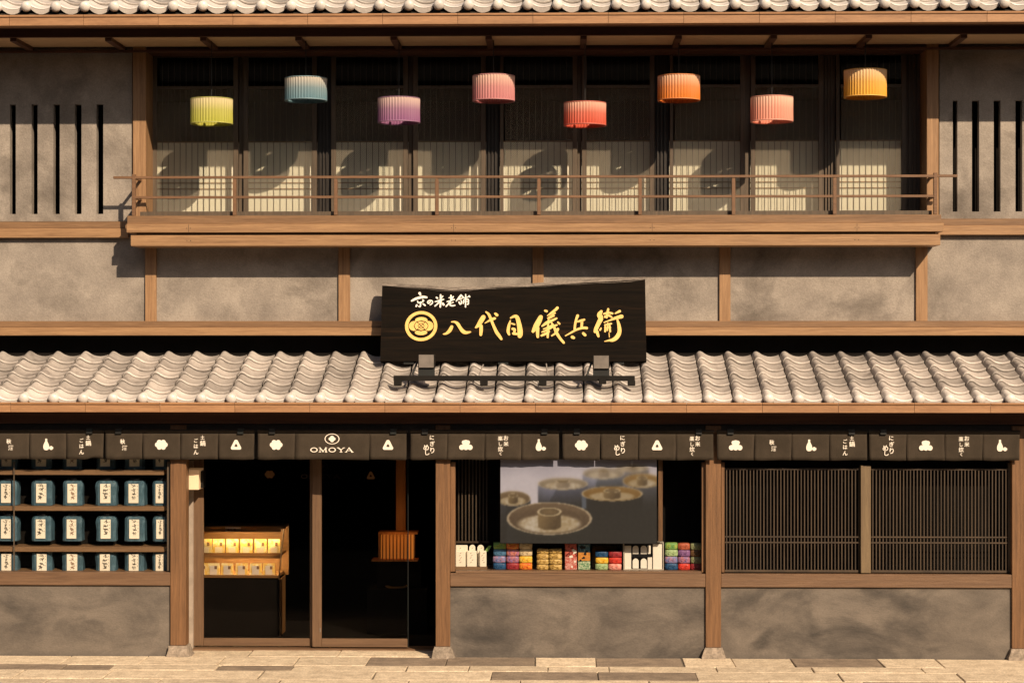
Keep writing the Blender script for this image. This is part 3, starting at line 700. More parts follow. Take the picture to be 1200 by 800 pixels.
curtains = [
 ('dark curtain above the jar window with gourd print and its right corner lifted', [(-54, -11, 'flower'), (-10, 34, 'sake'), (35, 77, 'gourd'), (78, 121.5, 'pot')], (105, -40)),
 ('dark curtain with a white flower print and a riceball at its right end', [(123.5, 166.5, 'sake'), (167.5, 211, 'flower'), (212, 255, 'pot'), (256, 298, 'riceball')], (139, 282)),
 ('dark curtain lettered OMOYA under an oval crest above the door', [(302, 345, 'flower'), (346, 432.5, 'omoya'), (433.5, 476.5, 'riceball')], (319, 461)),
 ('dark curtain between door and poster, with heaped riceballs print and gourd', [(481, 523.5, 'meshi'), (524.5, 567.5, 'pile'), (568.5, 610.5, 'tea'), (611.5, 655, 'gourd')], (498, 638)),
 ('dark curtain above the pot poster with flower print at its left end', [(659, 703, 'flower'), (704, 747.5, 'meshi'), (748.5, 791.5, 'riceball'), (792.5, 836, 'tea')], (676, 819)),
 ('dark curtain above the left lattice window with a heap print at its left end', [(840, 883.5, 'pile'), (884.5, 927, 'sake'), (928, 971.5, 'gourd'), (972.5, 1016, 'pot')], (856, 998)),
 ('dark curtain above the right lattice window with a gourd at its right end', [(1018.5, 1062, 'meshi'), (1063, 1106.5, 'pile'), (1107.5, 1151, 'tea'), (1152, 1195, 'gourd')], (1035, None))]
for ci, (label, pans, clips) in enumerate(curtains):
    xa, xb = X(pans[0][0], YN), X(pans[-1][1], YN); zt, zb = Z(507, YN), Z(538.6, YN)
    t = thing('shop_curtain', label, 'curtain', ((xa + xb) / 2, YN, zt), 'short brown shop curtains hanging under the lower eave')
    # top hem with the rod sleeve
    hem = MB(); nz = 40; vs = []
    for i in range(nz + 1):
        x = xa + (xb - xa) * i / nz; w_ = .002 * math.sin(i * 1.7 + ci)
        vs += [(x, YN - .004 + w_ * .4, zt), (x, YN - .012 + w_, (zt + Z(503.3, YN)) / 2), (x, YN - .002, Z(503.3, YN)), (x, YN + .012, (zt + Z(503.3, YN)) / 2), (x, YN + .003, zt)]
    hem.add(vs, [(5 * i + k, 5 * i + 5 + k, 5 * i + 5 + (k + 1) % 5, 5 * i + (k + 1) % 5) for i in range(nz) for k in range(5)], True)
    part('rod_sleeve', hem, M['cloth'], t)
    for pi_, (a, b, kind) in enumerate(pans):
        a, b = a - (.5 if pi_ else 0), b + (.5 if pi_ < len(pans) - 1 else 0)
        x0, x1 = X(a, YN), X(b, YN)
        part('cloth_panel', cloth_panel(x0, x1, zb, zt - .0005, R() * 6, t, fold=(ci == 0 and pi_ == 3)), M['cloth'], t)
        curtain_print(kind, (x0 + x1) / 2 - (0 if kind != 'gourd' else .0), Z(521.3, YN), YN - .0085, t)
    part('curtain_rod', MB().tube((xa - .01, YN + .003, Z(505, YN)), (xb + .01, YN + .003, Z(505, YN)), .004, 8), M['black'], t)
    for c in clips:
        if c: part('rod_bracket', MB().box(X(c - 3.5, YN), X(c + 3.5, YN), YN - .02, YN + .03, Z(508.5, YN), Z(502.5, YN)), M['black'], t)

# =================================================================== hanging lanterns
YLn = -.38
lan = [(248, 114, 147, (.46, .46, .08), 'lime green', 'over the left end of the balcony'), (358.5, 90, 120, (.15, .27, .33), 'pale blue', 'second from the left over the balcony'),
       (467.5, 114, 146, (.30, .13, .26), 'purple', 'hanging low right of the blue one'), (578.5, 88, 121, (.58, .23, .24), 'dusty pink', 'hanging high right of the purple one'),
       (685.5, 120, 150, (.62, .11, .065), 'coral red', 'hanging lowest near the middle of the balcony'), (795.5, 89, 121, (.74, .22, .035), 'orange', 'hanging high right of the red one'),
       (904.5, 114, 146, (.80, .33, .24), 'salmon pink', 'hanging low right of the orange one'), (1014, 83, 118, (.80, .42, .055), 'amber yellow', 'over the right end of the balcony')]
def lantern_mat(nm, c):
    m = bpy.data.materials.new(nm); m.use_nodes = True; n = m.node_tree.nodes; l = m.node_tree.links; b = n['Principled BSDF']
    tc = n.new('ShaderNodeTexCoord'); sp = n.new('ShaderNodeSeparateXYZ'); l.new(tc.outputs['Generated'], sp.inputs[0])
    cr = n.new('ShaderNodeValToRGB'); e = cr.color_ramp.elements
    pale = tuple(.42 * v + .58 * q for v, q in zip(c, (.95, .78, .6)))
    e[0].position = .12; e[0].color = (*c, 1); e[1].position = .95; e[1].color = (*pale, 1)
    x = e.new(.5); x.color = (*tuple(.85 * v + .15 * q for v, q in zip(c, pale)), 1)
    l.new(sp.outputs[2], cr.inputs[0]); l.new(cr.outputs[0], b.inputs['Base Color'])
    b.inputs['Roughness'].default_value = .55; b.inputs['Specular IOR Level'].default_value = .3
    tr = n.new('ShaderNodeBsdfTranslucent'); l.new(cr.outputs[0], tr.inputs[0]); mx = n.new('ShaderNodeMixShader'); mx.inputs[0].default_value = .22
    l.new(b.outputs[0], mx.inputs[1]); l.new(tr.outputs[0], mx.inputs[2]); l.new(mx.outputs[0], n['Material Output'].inputs[0])
    return m
M['bulb'] = pm('frosted_bulb', (.85, .7, .5), rough=.5)
for px, y0, y1, c, cn, where in lan:
    x, z1, z0 = X(px, YLn), Z(y0 + 1.5, YLn), Z(y1 - 2.5, YLn); r = 24.3 / FPX * 19.6; h = z1 - z0
    t = thing('hanging_lantern', f'{cn} pleated drum lantern {where}', 'lantern', (x, YLn, z0), 'pleated drum lanterns hung along the upper eave')
    npl = 44; mb = MB(); vs = []
    prof = [(0, 0), (h * .03, .001), (h * .5, .0), (h * .97, .001), (h, 0)]
    for zz, e in prof:
        for k in range(npl * 2):
            a = 2 * math.pi * k / (npl * 2); rr = r + e + (.004 if k % 2 else -.003); vs.append((x + rr * math.cos(a), YLn + rr * math.sin(a), z0 + zz))
    n = npl * 2
    mb.add(vs, [(j * n + i, j * n + (i + 1) % n, (j + 1) * n + (i + 1) % n, (j + 1) * n + i) for j in range(len(prof) - 1) for i in range(n)])
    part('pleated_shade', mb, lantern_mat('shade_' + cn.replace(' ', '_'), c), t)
    rm = colmat('rim_' + cn.replace(' ', '_'), tuple(min(1, v * .9 + .05) for v in c), rough=.5)
    mb = MB(); mb.lathe([(r - .006, 0), (r + .006, 0), (r + .006, .01), (r - .006, .01)], (x, YLn, z0 - .004), 40); part('rim', mb, rm, t)
    mb = MB(); mb.lathe([(r - .006, 0), (r + .005, 0), (r + .005, .007), (r - .006, .007)], (x, YLn, z1 - .004), 40); part('rim', mb, rm, t)
    mb = MB(); mb.lathe([(.002, .0), (.03, .004), (.045, .03), (.035, .06), (.014, .085), (.014, .12)], (x, YLn, z0 + .03), 16); part('bulb', mb, M['bulb'], t)
    mb = MB()
    for k in range(3):
        a = k * 2 * math.pi / 3 + .5; mb.tube((x, YLn, z1 - .02), (x + (r - .003) * math.cos(a), YLn + (r - .003) * math.sin(a), z1 - .02), .0025, 5)
    part('spider', mb, M['black'], t)
    part('cord', MB().tube((x, YLn, z0 + .14), (x, YLn, ztop), .0045, 6), M['cord'], t)

# =================================================================== signboard
sx = lambda px: X(px, -.3)
ybot, ytop_ = -.43, -.19
zb_, zt_ = Z(423, ybot), Z(323, ytop_)
sg = thing('signboard', 'large dark wooden signboard with gold brush lettering on the lower roof', 'sign', (sx(602), ybot, zb_))
tilt = math.atan2(ytop_ - ybot, zt_ - zb_)          # leans back
sq = math.cos(tilt)
rotm = Matrix.Rotation(-tilt, 4, 'X')
def sgn(mb):   # board-plane coords: x, y(out of board), z(up board) -> world
    mb.v = [tuple(Vector((v[0], 0, 0)) + Vector((0, ybot, zb_)) + (rotm @ Vector((0, v[1], v[2])))) for v in mb.v]; return mb
H = (zt_ - zb_) / sq
up = lambda py: (423 - py) / 100.0 * H
sxx = lambda px, y=0: X(447 + (px - 447) * 1.0, -.3)
edge = [(447, 330.2), (455, 330.6), (462, 331.2), (480, 332), (498, 332.8), (512, 334.4), (527, 335.6), (545, 335), (562, 334), (580, 332.6), (600, 331.6), (620, 331), (640, 329.8), (660, 328.4), (680, 327), (700, 326), (720, 325), (740, 324), (756.5, 323)]
pts = [(sxx(447), 0), (sxx(757), 0)] + [(sxx(a), up(b + 4.5)) for a, b in edge[::-1]]
part('board', sgn(MB().prism(pts, 0, .07)), M['sign'], sg)
mb = MB(); vs = []
for i, (a, b) in enumerate(edge):
    j = (R() - .5) * .006
    lo = up(b + 4.5) - (.004 + R() * .012 if 2 < i < 18 else 0)
    vs += [(sxx(a), -.001, lo), (sxx(a), .004 + R() * .006, (lo + up(b)) / 2 + j), (sxx(a), .022 + R() * .01, up(b) + j), (sxx(a), .07, up(b + .5)), (sxx(a), .07, lo)]
n = 5; mb.add(vs, [(5 * i + k, 5 * i + 5 + k, 5 * i + 5 + (k + 1) % 5, 5 * i + (k + 1) % 5) for i in range(len(edge) - 1) for k in range(5)]); mb.add(vs[:5], [(4, 3, 2, 1, 0)]); mb.add(vs[-5:], [(0, 1, 2, 3, 4)])
part('weathered_edge', sgn(mb), M['bark'], sg)
for px in (480, 590, 725): part('support_block', MB().box(X(px - 6, -.3), X(px + 6, -.3), ybot + .02, ybot + .3, zb_ - .03, zb_ + .012), M['black'], sg)
def glyphs(name, mat, specs, ylev):
    mb = MB(); i = 0
    for (ox, oy, sc), strokes in specs:
        for s in strokes:
            f = lambda a, b, w_: (sxx(ox + a / sc), up(oy + b / sc), max(w_ / sc, .9) / FPX * 19.6)
            brush(mb, s, f, ylev - .0006 * (i % 7), .008); i += 1
    part(name, sgn(mb), mat, sg)
g16a, g16b, g16c, g16d, g13 = (510, 355, 16), (555, 355, 16), (620, 355, 16), (655, 355, 16), (685, 350, 13.333)
glyphs('gold_lettering', M['gold'], [
 (g16a, [[(315, 455, 60), (275, 530, 66), (215, 580, 46), (160, 592, 22)], [(310, 365, 22), (370, 365, 40), (425, 400, 62), (470, 470, 62), (520, 535, 72), (580, 565, 62), (665, 552, 30)]]),
 (g16b, [[(185, 275, 85), (140, 350, 88), (90, 430, 70), (45, 470, 35)], [(145, 440, 60), (145, 520, 66), (140, 605, 52)], [(215, 390, 15), (290, 345, 38), (350, 315, 52), (400, 300, 48)],
         [(235, 180, 30), (285, 225, 48), (325, 310, 52), (370, 420, 52), (430, 550, 62), (480, 620, 62), (525, 685, 45)], [(408, 212, 45), (440, 240, 55)],
         [(690, 340, 22), (665, 430, 52), (650, 540, 58), (670, 600, 40)], [(695, 292, 30), (760, 262, 52), (812, 275, 72), (845, 370, 82), (870, 500, 95), (875, 590, 98), (868, 630, 80)],
         [(712, 395, 28), (770, 412, 32)], [(735, 495, 50), (770, 512, 58), (765, 560, 38)], [(750, 582, 52), (810, 592, 45)]]),
 (g16c, [[(220, 275, 80), (185, 350, 100), (130, 450, 100), (75, 545, 55)], [(160, 480, 70), (160, 560, 62), (165, 645, 50)], [(300, 155, 42), (330, 165, 48)],
         [(345, 250, 20), (430, 190, 48), (500, 135, 50), (530, 102, 55)], [(345, 296, 18), (420, 250, 34), (490, 198, 26)], [(375, 305, 24), (470, 252, 28)],
         [(245, 445, 30), (330, 385, 60), (420, 345, 50), (515, 300, 35)], [(270, 500, 24), (370, 460, 30), (440, 420, 26)], [(245, 556, 28), (340, 515, 44), (440, 455, 46), (520, 425, 35)],
         [(365, 300, 26), (358, 400, 34), (355, 520, 50), (350, 650, 40)], [(235, 620, 40), (300, 590, 48), (380, 545, 30)],
         [(420, 380, 30), (470, 460, 45), (510, 560, 58), (580, 670, 50), (650, 752, 46)], [(540, 372, 32), (570, 402, 38)], [(425, 625, 28), (500, 572, 40), (540, 500, 52)]]),
 (g16d, [[(350, 250, 55), (322, 330, 45), (302, 420, 45), (295, 510, 45)], [(350, 362, 35), (420, 342, 48), (475, 325, 38)], [(430, 370, 52), (425, 470, 45)],
         [(120, 625, 20), (220, 570, 32), (330, 510, 42), (440, 478, 48), (520, 480, 52)], [(250, 648, 62), (278, 662, 52)], [(455, 580, 52), (490, 612, 52)]]),
 (g13, [[(262, 208, 45), (235, 262, 80), (252, 320, 76), (215, 400, 66), (178, 480, 62), (160, 525, 42)], [(190, 520, 50), (215, 595, 38)], [(242, 497, 30), (258, 468, 20)],
        [(370, 172, 36), (356, 240, 36), (345, 305, 28)], [(305, 245, 32), (370, 228, 30), (435, 240, 34)], [(320, 292, 40), (375, 270, 40), (425, 300, 26)],
        [(305, 380, 18), (400, 345, 26), (490, 310, 48), (578, 287, 62)], [(480, 240, 24), (550, 205, 42)],
        [(512, 340, 30), (536, 430, 52), (542, 530, 62), (500, 610, 66), (440, 652, 56), (380, 660, 32), (310, 675, 12)],
        [(315, 420, 24), (415, 400, 30)], [(322, 430, 28), (320, 520, 30)], [(362, 392, 22), (352, 500, 28)], [(388, 425, 30), (398, 520, 32)], [(325, 470, 18), (405, 458, 20)], [(380, 540, 10), (386, 610, 12)]])], -.012)
a30, b27 = (475, 340, 30), (510, 340, 26.67)
glyphs('ivory_lettering', M['ivory'], [
 (a30, [[(490, 120, 95), (520, 175, 60)], [(215, 390, 62), (340, 325, 85), (480, 280, 88), (620, 252, 88), (735, 268, 72)], [(425, 400, 40), (450, 455, 45), (560, 440, 45), (635, 385, 45), (600, 345, 35)],
        [(530, 440, 50), (525, 560, 50), (500, 600, 45), (455, 580, 20)], [(398, 540, 62), (378, 590, 50)], [(620, 500, 50), (690, 552, 58)],
        [(880, 395, 30), (852, 460, 40), (805, 482, 46), (780, 432, 46), (840, 378, 38), (930, 392, 40), (952, 450, 42), (910, 510, 40), (860, 540, 28)]]),
 (b27, [[(160, 160, 50), (165, 350, 60), (155, 538, 50)], [(30, 240, 50), (60, 262, 55)], [(230, 200, 35), (195, 250, 30)], [(-10, 375, 30), (130, 340, 55), (260, 300, 35)], [(140, 370, 50), (60, 450, 45), (-10, 512, 40)], [(230, 425, 60), (260, 470, 70)],
        [(485, 180, 48), (485, 300, 46)], [(420, 252, 28), (560, 222, 38)], [(365, 372, 36), (470, 345, 40), (592, 302, 38)], [(560, 215, 38), (480, 340, 42), (410, 440, 44), (338, 522, 40)], [(470, 400, 30), (462, 480, 40), (530, 502, 48), (612, 490, 40)], [(482, 430, 26), (560, 395, 32)],
        [(800, 172, 58), (740, 250, 58), (650, 360, 28)], [(805, 175, 46), (875, 242, 42)], [(740, 300, 34), (840, 265, 30)], [(740, 385, 44), (780, 452, 46), (822, 392, 38), (800, 330, 34)], [(880, 262, 28), (1020, 225, 34)],
        [(945, 150, 36), (945, 340, 40), (945, 542, 40)], [(882, 330, 34), (872, 430, 34)], [(885, 318, 28), (1020, 300, 38), (1034, 400, 40), (1028, 450, 38), (990, 462, 28)], [(895, 382, 18), (1020, 370, 18)], [(1055, 200, 60), (1068, 220, 50)]])], -.010)
# crest
mb = MB(); cs = FPX / 19.6
ccx, ccz = sxx(493.9), up(335 + 508 / 10.67)
k10 = 1 / 10.67 / cs
ringmesh(mb, ccx, ccz, 203 * k10, 162 * k10, -.012, .012, 48, 1, .965)
def ell(cx, cz, rx, rz, n=28): return [(ccx + (cx + rx * math.cos(2 * math.pi * i / n)) * k10, ccz + (cz + rz * math.sin(2 * math.pi * i / n)) * k10) for i in range(n)]
for j, (cx, cz, rx, rz) in enumerate(((0, 78, 78, 40), (0, -84, 78, 34), (-88, 2, 66, 64), (88, 2, 66, 64), (0, 2, 84, 52))):
    mb.prism(ell(cx, cz, rx, rz), -.010 - .0008 * j, 0)
part('gold_crest', sgn(mb), M['gold'], sg)
mb = MB()
f = lambda a, b, w_: (ccx + a * k10, ccz + b * k10, w_ * k10)
for j, s in enumerate([[(-88, 2, 7), (-60, 52, 7), (-20, 62, 7), (0, 70, 7), (20, 62, 7), (60, 52, 7), (88, 2, 7), (60, -48, 7), (20, -56, 7), (0, -62, 7), (-20, -56, 7), (-60, -48, 7), (-88, 2, 7)],
                       [(-50, -46, 6), (0, 2, 6), (50, 50, 6)], [(-50, 50, 6), (0, 2, 6), (50, -46, 6)], [(-40, 2, 5), (0, 34, 5), (40, 2, 5), (0, -30, 5), (-40, 2, 5)]]):
    brush(mb, s, f, -.0155 - .0004 * j, .002)
part('crest_linework', sgn(mb), M['sign'], sg)

# spotlight bar and two flood lamps on the roof
YB = -1.04
barT = thing('mounting_bar', 'long dark flat bar lying across the roof tiles below the signboard', 'bar', (X(602, YB), YB, Z(446, YB)))
part('bar', MB().box(X(461, YB), X(744, YB), YB, YB + .035, Z(446.3, YB), Z(440, YB), .003), M['bar'], barT)
for px, py in ((466, 451), (567, 451), (636, 451), (706, 449), (740, 451)):
    part('foot', MB().box(X(px - 4.5, YB - .02), X(px + 4.5, YB - .02), YB - .03, YB + .03, Z(py + 1, YB - .02), Z(py - 6, YB - .02), .006), M['bar'], barT)
for (x0, y0, x1, y1) in ((561, 441, 566, 427), (642, 441, 640, 426)):
    part('tie_rod', MB().tube((X(x0, YB), YB + .02, Z(y0, YB)), (X(x1, YB), YB + .06, Z(y1, YB)), .007, 7), M['greyplate'], barT)
for px, py, lab in ((499.5, 415, 'square grey flood lamp below the left half of the signboard'), (704.5, 416, 'square grey flood lamp below the right half of the signboard')):
    t = thing('flood_lamp', lab, 'lamp', (X(px, YB), YB, Z(440, YB)), 'flood lamps lighting the signboard')
    part('housing', MB().box(X(px - 9.7, YB - .02), X(px + 9.7, YB - .02), YB - .02, YB + .11, Z(py + 16, YB), Z(py, YB), .004), M['bar'], t)
    part('rear_plate', MB().box(X(px - 8.8, YB - .02), X(px + 8.8, YB - .02), YB - .026, YB - .0205, Z(py + 15.6, YB), Z(py + .6, YB), .002), M['greyplate'], t)
    part('yoke', MB().box(X(px - 9.5, YB), X(px + 9.5, YB), YB + .0, YB + .08, Z(440.2, YB), Z(py + 16, YB) - .001), M['black'], t)
    part('bolt', MB().tube((X(px + 12, YB), YB - .01, Z(437, YB)), (X(px + 12, YB), YB + .03, Z(437, YB)), .008, 8), M['greyplate'], t)
    part('side_arm', MB().tube((X(px - 17, YB), YB + .02, Z(441, YB)), (X(px - 11, YB), YB + .05, Z(424, YB)), .01, 7), M['black'], t)

# =================================================================== jars on the display shelf
YJ = -.86
shelf = thing('display_shelf', 'dark wooden shelving behind glass in the left shop window', 'shelf', (X(90, YJ), YJ, Zl(672)))
for py0, py1 in ((551, 557), (594, 599.3), (636, 641.8)):
    part('shelf_board', MB().box(X(-97, -.9), X(192, -.9), -.90, -.62, Z(py1, -.9), Z(py0, -.9), .002), M['post_v'] if 0 else M['wood_h2'], shelf)
part('shelf_board', MB().box(X(-97, -.9), X(193, -.9), -.86, -.62, Z(675, -.9), Z(670.3, -.9)), M['wood_h2'], shelf)
part('back_board', MB().box(X(-97, -.6), X(197, -.6), -.61, -.59, Z(690, -.6), 2.3), M['interior'], shelf)
def jar_meshes(seed):
    random.seed(seed); w_, h = .096, .245; mb = MB(); rings = []
    prof = [(0, .96), (.006, 1.0), (.10, .96 + R() * .05), (.18, 1.0 + R() * .04), (.215, .98), (.232, .84), (.236, .60)]
    base = []
    for k in range(20):
        a = 2 * math.pi * k / 20; c, s = math.cos(a), math.sin(a); q = (abs(c) ** 7 + abs(s) ** 7) ** (-1 / 7)
        base.append((c * q, s * q * .8))
    vs = []
    for zz, sc in prof:
        vs += [(bx_ * w_ * sc * (1 + .02 * math.sin(i * 5 + zz * 60 + seed)), by * w_ * sc * (1 + .03 * math.sin(i * 3 + zz * 40 + seed)), zz) for i, (bx_, by) in enumerate(base)]
    n = 20; mb.add(vs, [(j * n + i, j * n + (i + 1) % n, (j + 1) * n + (i + 1) % n, (j + 1) * n + i) for j in range(len(prof) - 1) for i in range(n)], False)
    for s in (-1, 1):   # folded ears at the shoulders
        mb.add([(s * .05, -.07, .2), (s * .062, -.075, .236), (s * .095, -.045, .205), (s * .098, .0, .18)], [(0, 1, 2, 3)] if s > 0 else [(3, 2, 1, 0)])
    m1 = mb.mesh('paper_bag', M['jar'])
    lid = MB(); lid.lathe([(.001, .258), (.055, .258), (.06, .252), (.06, .228), (.05, .226)], (0, 0, 0), 16); m2 = lid.mesh('cap', M['lid'])
    lb = MB(); lb.box(-.047, .047, -.0885, -.087, .028, .208); m3 = lb.mesh('paper_label', M['cream'])
    ink = MB(); k = 0
    z = .188
    for c in range(4):
        for s in range(4 + seed % 2):
            x0, z0 = (R() - .5) * .03, z + (R() - .5) * .018; a = R() * 3.14; l = .008 + R() * .010
            brush(ink, [(x0 - math.cos(a) * l, z0 - math.sin(a) * l, .0035), (x0 + math.cos(a) * l, z0 + math.sin(a) * l, .005)], lambda a_, b_, w__: (a_, b_, w__), -.0890 - .0002 * k, .0003); k += 1
        z -= .036
    for s in range(4):
        brush(ink, [(.036, .19 - s * .03, .003), (.036, .18 - s * .03, .003)], lambda a_, b_, w__: (a_, b_, w__), -.0890, .0003)
    m4 = ink.mesh('brush_writing', M['ink'] if seed % 3 else M['ink2'])
    return m1, m2, m3, m4
variants = [jar_meshes(s) for s in range(1, 6)]; random.seed(11)
jcols = [5, 45.5, 81.5, 121, 155, 186]
ordn = ['leftmost', 'second from left', 'third from left', 'fourth from left', 'fifth from left', 'rightmost']
jrows = [(551, 'in the dim row under the curtain'), (594, 'in the upper lit row'), (636, 'in the middle row'), (674.5, 'in the bottom row at the sill')]
for ri, (py, rn) in enumerate(jrows):
    for ci, px in enumerate([-68, -32] + jcols):
        if px < -15: continue
        me = variants[(ri * 5 + ci * 3) % 5]
        z = Z(py, -.9) + .001 if ri < 3 else Z(670.3, -.9) + .001 - .0
        if ri == 3: z = Z(675.5, YJ - .0)
        x = X(px, YJ - .08)
        t = thing('rice_bag', f'blue rice bag, {ordn[ci - 2]} {rn}', 'bag', (x, -.775, z), 'blue labelled rice bags on the window shelves')
        sx_ = .82 if ci == 7 else (.96 + R() * .08)
        s = (sx_, 1, 1.0 if ri < 3 else .98)
        for nm, m_ in zip(('paper_bag', 'cap', 'paper_label', 'brush_writing'), me):
            o = inst(nm, m_, (x, -.775, z), t, (0, 0, 0), s)
        t.rotation_euler = (0, 0, (R() - .5) * .16)
# lower the bottom row's board so that the bags stand behind the sill
shelf.children[3].location.z -= (Z(670.3, -.9) - Z(675.5, YJ))

# =================================================================== poster of steaming pots (a flat photo print)
def lerp(a, b, t): t = max(0, min(1, t)); return tuple(p + (q - p) * t for p, q in zip(a, b))
import mathutils.noise as mn
pots = [(965, 80, 115, 30, .9, (100, 95, 95)), (765, 118, 145, 40, .75, (85, 90, 100)), (1035, 168, 135, 50, .5, (70, 70, 75)), (480, 190, 175, 42, .55, (75, 78, 95)),
        (130, 292, 122, 52, .15, (40, 40, 42)), (825, 258, 213, 52, .0, (34, 32, 30)), (385, 430, 297, 112, .0, (42, 42, 38))]
def poster_colour(x, y):
    nz = mn.noise(Vector((x * .006, y * .008, 1.3))); n2 = mn.noise(Vector((x * .05, y * .05, 4)))
    c = lerp((176, 170, 180), (205, 198, 205), (y - 20) / 140 + nz * .4)
    if y > 330: c = lerp(c, (52, 50, 50), (y - 330) / 60)
    c = lerp(c, (44, 43, 42), (x - 520) / 160 * (1 if y > 330 else 0))
    for cx, cy, rx, ry, steam, body in pots:
        ux = (x - cx) / rx
        if abs(ux) < 1:
            rim = cy + ry * math.sqrt(1 - ux * ux)
            if y > rim - 1:
                b = lerp(body, (38, 37, 35), (y - rim) / 120)
                b = lerp(b, (60, 60, 62), max(0, -ux - .6) * 1.2)
                st = steam * max(0, 1 - (y - rim) / 170) * (1 if ux < -.35 + .3 * nz else .25)
                c = lerp(b, (168, 168, 190), st)
                if cx == 825 and ux < -.86 and y < cy + 100: c = lerp(c, (150, 165, 190), .5)
        e = ux * ux + ((y - cy) / ry) ** 2
        if e < 1:
            inner = (126, 104, 76) if steam < .3 else lerp((150, 130, 95), (175, 165, 160), steam * .7)
            if cx == 825 or cx == 1035: inner = (150, 116, 60)
            if cx == 385: inner = (112, 92, 70)
            c = lerp(inner, tuple(v * .82 for v in inner), (y - cy) / ry * .5 + .5)
            e2 = ((x - cx) / (rx * .80)) ** 2 + ((y - cy - ry * .32) / (ry * .62)) ** 2
            if e2 < 1: c = lerp(c, lerp((176, 158, 128), (200, 190, 175), .3 + nz + n2 * .8), min(1, (1 - e2) * 3))
            if y < cy - ry * .3 and e > .5: c = lerp(c, (178, 160, 135), .12)
        if .90 < e < 1.02: c = lerp(c, (206, 190, 165), .75)
        kx, kr = (cx, rx * .275); ky = cy - ry * .42; kh = ry * .26
        if abs(x - kx) < kr and ky < y < cy + ry * .45 + kh * math.sqrt(max(0, 1 - ((x - kx) / kr) ** 2)):
            c = lerp((150, 128, 92), (96, 78, 52), ((x - kx) / kr + 1) / 2 + (y - ky) / ry * .3)
            if steam > .5: c = lerp(c, (190, 180, 175), .45)
        ek = ((x - kx) / kr) ** 2 + ((y - ky) / kh) ** 2
        if ek < 1: c = lerp((128, 108, 78), (100, 84, 60), ek)
        if .74 < ek < 1.1: c = lerp(c, (222, 206, 176), .85)
    s = .5 + .5 * mn.noise(Vector((x * .012, y * .02, 9)))
    if y < 200 and x < 950: c = lerp(c, (196, 192, 206), .35 * s * (1 - y / 200))
    c = tuple(255 * (max(0, v) / 255) ** 1.22 for v in c); c = (c[0] * .73, c[1] * .77, c[2] * .82)
    return tuple(max(0, min(255, v + n2 * 7)) for v in c)
YP = -.962
nx_, nz_ = 210, 112; x0, x1, z0, z1 = X(586.5, YP), X(769.5, YP), Z(636, YP), Z(536, YP)
vs, fs, cols = [], [], []
for j in range(nz_ + 1):
    for i in range(nx_ + 1):
        vs.append((x0 + (x1 - x0) * i / nx_, YP, z0 + (z1 - z0) * j / nz_))
        px = 42 + 1095 * i / nx_; py = 600 - 590 * j / nz_; cols.append(poster_colour(px, py))
import numpy as np
arr = np.array(cols).reshape(nz_ + 1, nx_ + 1, 3)
def soft(a, k):
    for _ in range(k):
        p = np.pad(a, ((1, 1), (1, 1), (0, 0)), 'edge'); a = (p[:-2, 1:-1] + p[2:, 1:-1] + p[1:-1, :-2] + p[1:-1, 2:] + 2 * p[1:-1, 1:-1]) / 6
    return a
near, far = soft(arr, 2), soft(arr, 14)
wt = np.clip((np.linspace(600, 10, nz_ + 1)[:, None, None] - 60) / 260, 0, 1)     # the far pots are out of focus
arr = near * wt + far * (1 - wt); cols = [(*srgb(*c), 1) for c in arr.reshape(-1, 3)]
n = nx_ + 1
for j in range(nz_):
    for i in range(nx_): a = j * n + i; fs.append((a, a + 1, a + 1 + n, a + n))
pmesh = bpy.data.meshes.new('printed_photo'); pmesh.from_pydata(vs, [], fs)
ca = pmesh.color_attributes.new('print', 'FLOAT_COLOR', 'POINT'); ca.data.foreach_set('color', [v for c in cols for v in c])
pmat = bpy.data.materials.new('photo_print'); pmat.use_nodes = True; n_ = pmat.node_tree.nodes; at_ = n_.new('ShaderNodeAttribute'); at_.attribute_name = 'print'
pmat.node_tree.links.new(at_.outputs[0], n_['Principled BSDF'].inputs['Base Color']); n_['Principled BSDF'].inputs['Roughness'].default_value = .5
pmesh.materials.append(pmat)
pt = thing('pot_poster', 'large photo poster of steaming rice pots in the middle shop window', 'poster', (X(680, YP), YP, z0))
o = bpy.data.objects.new('printed_photo', pmesh); link(o, pt); o.location = -wloc(pt)
part('backing_board', MB().box(x0 - .004, x1 + .004, YP + .001, YP + .012, z0 - .004, z1 + .004), M['interior'], pt)

# =================================================================== goods along the window ledge
ZL = Zl(669.5) + .001
YW = -.80
def bundle_mesh(w_, h, seed):
    random.seed(seed); bm = bmesh.new(); bmesh.ops.create_cube(bm, size=1); bmesh.ops.subdivide_edges(bm, edges=bm.edges[:], cuts=3, use_grid_fill=True)
    for v in bm.verts:
        x, y, z = v.co; q = 1 - .04 * (abs(2 * z) ** 4); q2 = 1 - .10 * (abs(2 * x) ** 6)
        v.co = (x * w_ * q + (R() - .5) * .0025, y * .09 * q, z * h * q2 + h / 2 + (R() - .5) * .002)
        if abs(x) < .01 and y < -.4: v.co.y -= .004
    mb = MB(); mb.bm(bm, True)
    # knot on the front and a diagonal fold
    for s in (-1, 1):
        mb.add([(0, -.05, h * .52), (s * w_ * .22, -.056, h * .70), (s * w_ * .26, -.05, h * .50), (s * w_ * .18, -.056, h * .36)], [(0, 1, 2, 3) if s < 0 else (3, 2, 1, 0)])
    random.seed(seed + 99); return mb
def cmat(nm, c, c2=None):
    return colmat(nm, c, dark=c2 or tuple(v * .7 for v in c), rough=.45, scale=38, lo=.42, hi=.55, spec=.5, bump=.3, bscale=60)
